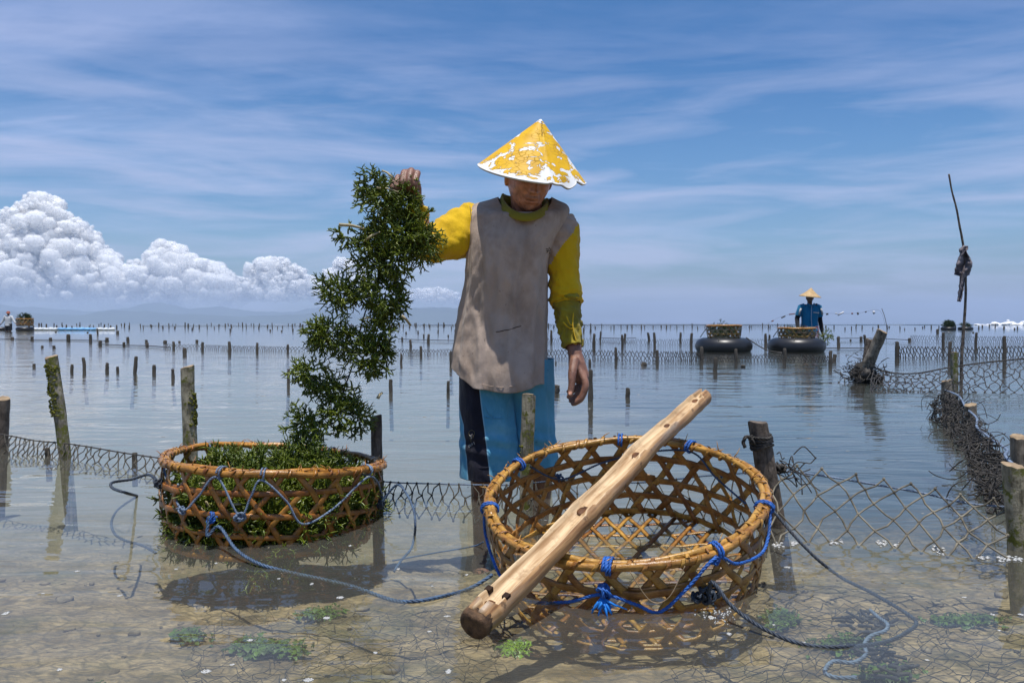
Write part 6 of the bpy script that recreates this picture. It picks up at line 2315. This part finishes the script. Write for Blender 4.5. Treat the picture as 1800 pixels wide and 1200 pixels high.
def make_hat():
    c0 = W(934, 307, 2.715)
    ax = Vector((0.165, -0.27, 0.95)).normalized()
    ex = (Vector((1, 0, 0)) - ax * ax.x).normalized()
    ey = ax.cross(ex)
    Rr, H = 0.186, 0.186
    m, t, o = new_mat('peeling_yellow_paint')
    tc = t.nodes.new('ShaderNodeTexCoord').outputs['Object']
    up = N(t, 'ShaderNodeVectorMath', {0: tc, 1: tuple(c0)}, operation='SUBTRACT').outputs[0]
    hgt = N(t, 'ShaderNodeVectorMath', {0: up, 1: tuple(ax)}, operation='DOT_PRODUCT').outputs['Value']
    sx_ = N(t, 'ShaderNodeVectorMath', {0: up, 1: tuple(ex)}, operation='DOT_PRODUCT').outputs['Value']
    n1 = noise_(t, mapping(t, tc, (1, 1, 1.7), (0, R(18), 0)), 17, 7, 0.62, 0.7)
    n2 = noise_(t, tc, 46, 4, 0.6, 0.3)
    edge = ramp(t, math_(t, 'DIVIDE', hgt, H), [(0.0, 0.20), (0.03, 0.07), (0.12, 0.045), (0.28, 0.030), (0.50, -0.01), (0.80, -0.03), (0.94, 0.04), (1.0, 0.14)])
    pe = math_(t, 'ADD', math_(t, 'ADD', math_(t, 'MULTIPLY', n1, 0.78), math_(t, 'MULTIPLY', n2, 0.22)), edge)
    peel = ramp(t, pe, [(0.566, 0.0), (0.574, 1.0)])
    yel = mixc(t, ramp(t, noise_(t, tc, 20, 4), [(0.35, 0), (0.65, 1)]), (0.66, 0.36, 0.006), (0.82, 0.48, 0.008))
    rim_dark = ramp(t, pe, [(0.545, 0.0), (0.566, 1.0), (0.574, 0.0)])
    crk = N(t, 'ShaderNodeTexVoronoi', {'Vector': mapping(t, tc, (1, 1, 1.8)), 'Scale': 44.0}, feature='DISTANCE_TO_EDGE').outputs['Distance']
    crm = math_(t, 'MULTIPLY', ramp(t, crk, [(0.0, 1.0), (0.045, 0.0)]), ramp(t, noise_(t, tc, 11, 3), [(0.48, 0), (0.60, 1)]))
    yel = mixc(t, math_(t, 'MULTIPLY', crm, 0.7), yel, (0.20, 0.09, 0.01))
    yel = mixc(t, math_(t, 'MULTIPLY', rim_dark, 0.45), yel, (0.25, 0.12, 0.01))
    col = mixc(t, peel, yel, (0.82, 0.82, 0.80))
    b = N(t, 'ShaderNodeBsdfPrincipled', {'Base Color': col, 'Roughness': 0.55, 'Specular IOR Level': 0.35})
    hh = math_(t, 'SUBTRACT', 1.0, peel)
    bn = N(t, 'ShaderNodeBump', {'Strength': 0.9, 'Distance': 0.0022, 'Height': math_(t, 'SUBTRACT', hh, math_(t, 'MULTIPLY', crm, 0.6))})
    t.links.new(bn.outputs[0], b.inputs['Normal'])
    t.links.new(b.outputs[0], o.inputs[0])
    M_under = surf_mat('woven_hat_lining', (0.55, 0.47, 0.34), 0.9, 0.2, 0.5, 60)  # lining colour raised so it bounces extra light onto the face
    M_rim = surf_mat('white_hat_edge', (0.78, 0.78, 0.75), 0.6, 0.3, 0.15, 40)
    ns = 160

    def rp(a, s):          # s 0 apex, 1 brim
        c, sn = math.cos(a), math.sin(a)
        q = Rr * s * (1 + 0.012 * math.sin(3 * a + 1))
        z = H * (1 - s) + 0.004 * math.sin(a * 2 + 2) * s
        # sewn seam running down the front
        z += 0.004 * math.exp(-((a - 5.05) / 0.05) ** 2) * (0.4 + 0.6 * s)
        # the broken, curled bit of the edge to the right
        if s > 0.8:
            k = (s - 0.8) / 0.2
            q *= 1 - 0.075 * k * math.exp(-((a - 5.72) / 0.06) ** 2) - 0.04 * k * math.exp(-((a - 5.35) / 0.10) ** 2)
            z += 0.010 * k * math.exp(-((a - 5.72) / 0.09) ** 2) - 0.012 * k * math.exp(-((a - 5.45) / 0.12) ** 2)
        return c0 + ex * (q * c) + ey * (q * sn) + ax * z
    mb_ = MB()
    S_ = [0.015, 0.03, 0.07] + list(np.linspace(0.12, 1.0, 46))
    mb_.loft([[rp(2 * math.pi * k / ns, s) for k in range(ns)] for s in S_], True, False)
    hat = build('hat', mb_, m, MAN)
    mb_ = MB()
    mb_.loft([[rp(2 * math.pi * k / ns, s) - ax * 0.006 for k in range(ns)] for s in (0.02, 0.3, 0.6, 0.85, 0.985)], True, False)
    mb_.f = [tuple(reversed(f)) for f in mb_.f]
    o1 = build('lining', mb_, M_under, hat)
    mb_ = MB()
    rings = []
    for k in range(ns):
        a = 2 * math.pi * k / ns
        e_ = rp(a, 1.0)
        o_ = (ex * math.cos(a) + ey * math.sin(a))
        rings.append([e_ + o_ * 0.0012 + ax * 0.001, e_ + o_ * 0.0018 - ax * 0.001, e_ + o_ * 0.0006 - ax * 0.0035, e_ - o_ * 0.003 - ax * 0.006, e_ - o_ * 0.004 - ax * 0.002, e_ - o_ * 0.001 + ax * 0.0015])
    rings.append(rings[0])
    mb_.loft(rings, False, False, 0, lambda i, j: 1 if j in (2, 3) else 0)
    build('brim_edge', mb_, [M_rim, M_under], hat)
    # stitches at the tip
    mb_ = MB()
    M_st = bpy.data.materials.new('thread_brown')
    for k in range(7):
        s = 0.05 + k * 0.035
        a = 4.9 + 0.10 * ((k % 2) - 0.5) * 2 / (1 + k)
        p0, p1 = rp(a, s) + ax * 0.0012 - ey * 0.001, rp(a + 0.35 / (1 + k * 0.6), s + 0.012) + ax * 0.0012 - ey * 0.001
        mb_.tube([p0, (p0 + p1) / 2 - ey * 0.001, p1], 0.0009, 5)
    build('stitches', mb_, surf_mat('brown_thread', (0.10, 0.06, 0.04), 0.8), hat)


make_hat()


# ------------------------------------------------------------------ the two people further off
def far_person(base, H, label, skin, shirt_m, under_m, short_m, hat_m, arms, facing=-1, hat='cone', extra=None, lean=0.0):
    """A standing figure of height H; arms are (elbow, wrist) offsets as fractions of H from each shoulder."""
    root_ = empty('person', base, label, 'person')
    B_ = Vector(base)
    X = lambda x, y, z: B_ + Vector((x * H + lean * H * max(0, z - 0.5), y * H, z * H))
    mb_ = MB()
    f = facing
    # head with face
    mb_.ball(X(0, 0, 0.93), (0.046 * H, 0.058 * H, 0.068 * H), 16, 12)
    mb_.ball(X(0, f * 0.030, 0.885), (0.026 * H, 0.026 * H, 0.022 * H), 10, 8)
    mb_.ball(X(0, f * 0.056, 0.918), (0.009 * H, 0.016 * H, 0.017 * H), 8, 6)
    for s in (-1, 1):
        mb_.ball(X(s * 0.047, 0, 0.92), (0.008 * H, 0.013 * H, 0.02 * H), 8, 6)
    mb_.tube([X(0, 0, 0.90), X(0, 0.005, 0.83), X(0, 0.0, 0.79)], [0.032 * H, 0.033 * H, 0.05 * H], 12)
    mb_.tube([X(0, 0, 0.81), X(0, 0, 0.70), X(0, 0, 0.60), X(0, 0, 0.52)], [0.085 * H, 0.105 * H, 0.09 * H, 0.095 * H], 16, squash=0.65, up=(0, 1, 0))
    hands = []
    for s, (e_, w_) in zip((-1, 1), arms):
        sh = X(s * 0.115, 0, 0.795)
        el, wr = sh + Vector(e_) * H, sh + Vector(w_) * H
        mb_.tube([X(s * 0.06, 0, 0.80), sh, sh.lerp(el, 0.5), el, el.lerp(wr, 0.5), wr], [0.04 * H, 0.036 * H, 0.032 * H, 0.027 * H, 0.025 * H, 0.017 * H], 12, rounded=True)
        d = (wr - el).normalized()
        mb_.tube([wr, wr + d * 0.03 * H, wr + d * 0.055 * H], [0.017 * H, 0.024 * H, 0.020 * H], 10, squash=0.6, rounded=True)
        for k in range(4):
            q = wr + d * 0.05 * H + Vector((0, (k - 1.5) * 0.010 * H, 0))
            mb_.tube([q, q + d * 0.025 * H, q + d * 0.043 * H + Vector((-s * 0.006 * H, f * 0.008 * H, 0))], [0.0070 * H, 0.0062 * H, 0.005 * H], 6, rounded=True)
        mb_.tube([wr + d * 0.015 * H, wr + d * 0.035 * H + Vector((0, f * 0.022 * H, 0)), wr + d * 0.052 * H + Vector((0, f * 0.026 * H, 0))], [0.0085 * H, 0.0075 * H, 0.006 * H], 6, rounded=True)
        hands.append((sh, el, wr))
    for s in (-1, 1):
        mb_.tube([X(s * 0.05, 0, 0.53), X(s * 0.055, 0, 0.40), X(s * 0.055, f * 0.01, 0.27), X(s * 0.055, 0.01, 0.16), X(s * 0.055, 0.015, 0.03)], [0.062 * H, 0.053 * H, 0.036 * H, 0.036 * H, 0.021 * H], 12, rounded=True)
        mb_.tube([X(s * 0.055, 0.02, 0.02), X(s * 0.06, f * 0.08, 0.012)], [0.024 * H, 0.016 * H], 8, rounded=True)
    me = remeshed(mb_, 0.0075 * H / 1.6, 1, [skin])
    me.name = 'body'
    link('body', me, root_)
    # shirt
    mb_ = MB()
    rings = []
    for z, hw, hd in ((0.835, 0.045, 0.042), (0.815, 0.085, 0.058), (0.795, 0.120, 0.068), (0.74, 0.122, 0.078), (0.68, 0.112, 0.080), (0.60, 0.108, 0.078), (0.53, 0.116, 0.084), (0.475, 0.122, 0.088)):
        ring = []
        for k in range(40):
            a = 2 * math.pi * k / 40
            q = 1 + 0.05 * mn.noise(Vector((math.cos(a) * 2.5, math.sin(a) * 2.5, z * 9 + B_.x)))
            c_, s_ = sup(a, 2.4)
            ring.append(X(c_ * hw * q, -s_ * hd * q, z + 0.006 * math.sin(a * 3)))
        rings.append(ring)
    mb_.loft(rings, False, False)
    sh_o = build('shirt', mb_, shirt_m, root_)
    for (sh, el, wr), s in zip(hands, (-1, 1)):
        mb_ = MB()
        end = el.lerp(sh, 0.25) if under_m else wr.lerp(el, 0.12)
        path = [sh + Vector((-s * 0.035 * H, 0, 0.004 * H)), sh, sh.lerp(el, 0.5), end] if under_m else [sh + Vector((-s * 0.035 * H, 0, 0.004 * H)), sh, sh.lerp(el, 0.5), el, el.lerp(wr, 0.5), end]
        rr = [0.052 * H, 0.052 * H, 0.047 * H, 0.046 * H] if under_m else [0.052 * H, 0.05 * H, 0.043 * H, 0.037 * H, 0.032 * H, 0.026 * H]
        mb_.tube(path, rr, 20, False, rnd=0.04)
        build('sleeve', mb_, shirt_m, root_)
        if under_m:
            mb_ = MB()
            mb_.tube([sh.lerp(el, 0.4), sh.lerp(el, 0.75), el, el.lerp(wr, 0.5), wr], [0.036 * H, 0.035 * H, 0.031 * H, 0.029 * H, 0.021 * H], 16, False)
            build('undersleeve', mb_, under_m, root_)
    for s in (-1, 1):
        mb_ = MB()
        mb_.tube([X(s * 0.052, 0, 0.54), X(s * 0.058, 0, 0.44), X(s * 0.062, f * 0.008, 0.30)], [0.078 * H, 0.072 * H, 0.066 * H], 20, False, rnd=0.03)
        build('trouser_leg', mb_, short_m, root_)
    if hat == 'cone':
        mb_ = MB()
        rings = []
        ax = Vector((0.08, f * 0.10, 1)).normalized()
        ex = Vector((1, 0, -0.08)).normalized()
        ey = ax.cross(ex)
        for s_, z in ((0.01, 0.118), (0.12, 0.103), (0.3, 0.075), (0.55, 0.043), (0.8, 0.018), (1.0, 0.0), (1.0, -0.006), (0.5, 0.03), (0.02, 0.10)):
            rings.append([X(0, f * 0.01, 0.945) + (ex * math.cos(a) + ey * math.sin(a)) * (0.145 * s_ * H) + ax * (z * H) for a in np.linspace(0, 2 * math.pi, 37)[:-1]])
        mb_.loft(rings, True, True)
        build('hat', mb_, hat_m, root_)
    else:
        mb_ = MB()
        rings = []
        for r_, z in ((0.075, 0.925), (0.072, 0.932), (0.058, 0.938), (0.055, 0.97), (0.045, 0.995), (0.02, 1.006)):
            rings.append([X(r_ * math.cos(a) * (1.0 if z > 0.935 else 1.15), r_ * math.sin(a) * 1.1, z) for a in np.linspace(0, 2 * math.pi, 25)[:-1]])
        mb_.loft(rings, True, True)
        build('hat', mb_, hat_m, root_)
    return root_, X, hands


M_tshirt_teal = cloth_mat('teal_work_shirt', (0.012, 0.17, 0.32), (0.008, 0.09, 0.17), 0.5, scale=5)
M_under = cloth_mat('black_undersleeve', (0.012, 0.013, 0.018))
M_pattern, t, o = new_mat('pink_white_print_cloth')
tc = t.nodes.new('ShaderNodeTexCoord').outputs['Object']
pf = ramp(t, noise_(t, tc, 9, 4, 0.6, 1.5), [(0.46, 0), (0.50, 1)])
c = mixc(t, pf, (0.30, 0.07, 0.10), (0.62, 0.55, 0.60))
b = N(t, 'ShaderNodeBsdfPrincipled', {'Base Color': c, 'Roughness': 0.85})
t.links.new(b.outputs[0], o.inputs[0])
M_strawhat = surf_mat('straw_hat', (0.60, 0.42, 0.22), 0.75, 0.3, 0.3, 14, (1, 1, 3), (0.40, 0.26, 0.12), 0.5, 60)
M_white_sh = cloth_mat('white_work_shirt', (0.62, 0.63, 0.64), (0.42, 0.43, 0.45), 0.5, scale=3)
M_dk_short = cloth_mat('dark_work_trousers', (0.04, 0.04, 0.045))
M_redhat = surf_mat('red_cap', (0.42, 0.13, 0.08), 0.8, 0.3, 0.4, 8)

YB_ = 19.2
bz = -0.42
Hp = W(1420, 506, YB_).z - bz
Hp /= 1.06
pr = far_person((WZ(1423, 0, YB_).x, YB_, bz), Hp, 'worker in a blue shirt and straw cone hat standing behind a black tube', M_skin_far, M_tshirt_teal, M_under, M_pattern, M_strawhat,
                [((-0.05, 0.02, -0.15), (-0.075, -0.08, -0.275)), ((0.035, 0.02, -0.17), (0.055, -0.01, -0.335))])
rt, X, hands = pr
mb = MB()
mb.box(X(0.055, -0.088, 0.722), (0.075 * Hp, 0.010, 0.014 * Hp), Matrix.Rotation(0.1, 3, 'Y'))
build('pocket_flap', mb, M_mark, rt, False)
mb = MB()
mb.tube([X(-0.002, -0.070, 0.815), X(-0.006, -0.083, 0.74), X(-0.010, -0.086, 0.64), X(-0.004, -0.090, 0.54), X(0.006, -0.094, 0.48)], 0.006 * Hp, 6)
build('placket', mb, surf_mat('pale_piping', (0.35, 0.45, 0.55), 0.8), rt)
for s in (-1, 1):
    mb = MB()
    mb.tube([X(s * 0.135, -0.045, 0.78), X(s * 0.150, -0.045, 0.74), X(s * 0.160, -0.040, 0.695)], 0.013 * Hp, 6)
    build('sleeve_stripe', mb, M_mark, rt)
    mb = MB()
    mb.tube([X(s * 0.045, -0.040, 0.845), X(s * 0.030, -0.062, 0.82), X(s * 0.008, -0.072, 0.80)], 0.012 * Hp, 8)
    build('collar', mb, M_tshirt_teal, rt)
hw = hands[0][2]
r_ = empty('seaweed_bunch', hw, 'dark bunch of seaweed held over the basket by the worker in blue', 'seaweed')
build('tuft', clump_mb(hw + Vector((-0.02, -0.05, -0.14)), 0.13, 0.1, 0.11, 40, 91, 0.007, 0.045, 0.3, 3), M_weed_far, r_)
r_ = empty('seaweed_bunch', C2 + Vector((0.60, 0, 0.2)), 'green scrap of seaweed hanging over the right edge of the second black tube', 'seaweed')
build('tuft', clump_mb(C2 + Vector((0.60, -0.1, 0.33)), 0.09, 0.1, 0.12, 36, 92, 0.006, 0.04, 0.5, 3), M_weed, r_)

YW = 60.0
bz = -0.55
Hp = (W(15, 547, YW).z - bz) / 1.0
far_person((WZ(15, 0, YW).x, YW, bz), Hp, 'worker in a white shirt and red cap seen from behind at the far left', M_skin_far, M_white_sh, None, M_dk_short, M_redhat,
           [((-0.07, 0.0, -0.14), (-0.15, -0.02, -0.26)), ((0.07, 0.0, -0.13), (0.17, -0.02, -0.24))], facing=1, hat='cap')

print('TRIS', sum(len(o.data.loop_triangles) if o.type == 'MESH' and (o.data.calc_loop_triangles() or True) else 0 for o in bpy.data.objects))
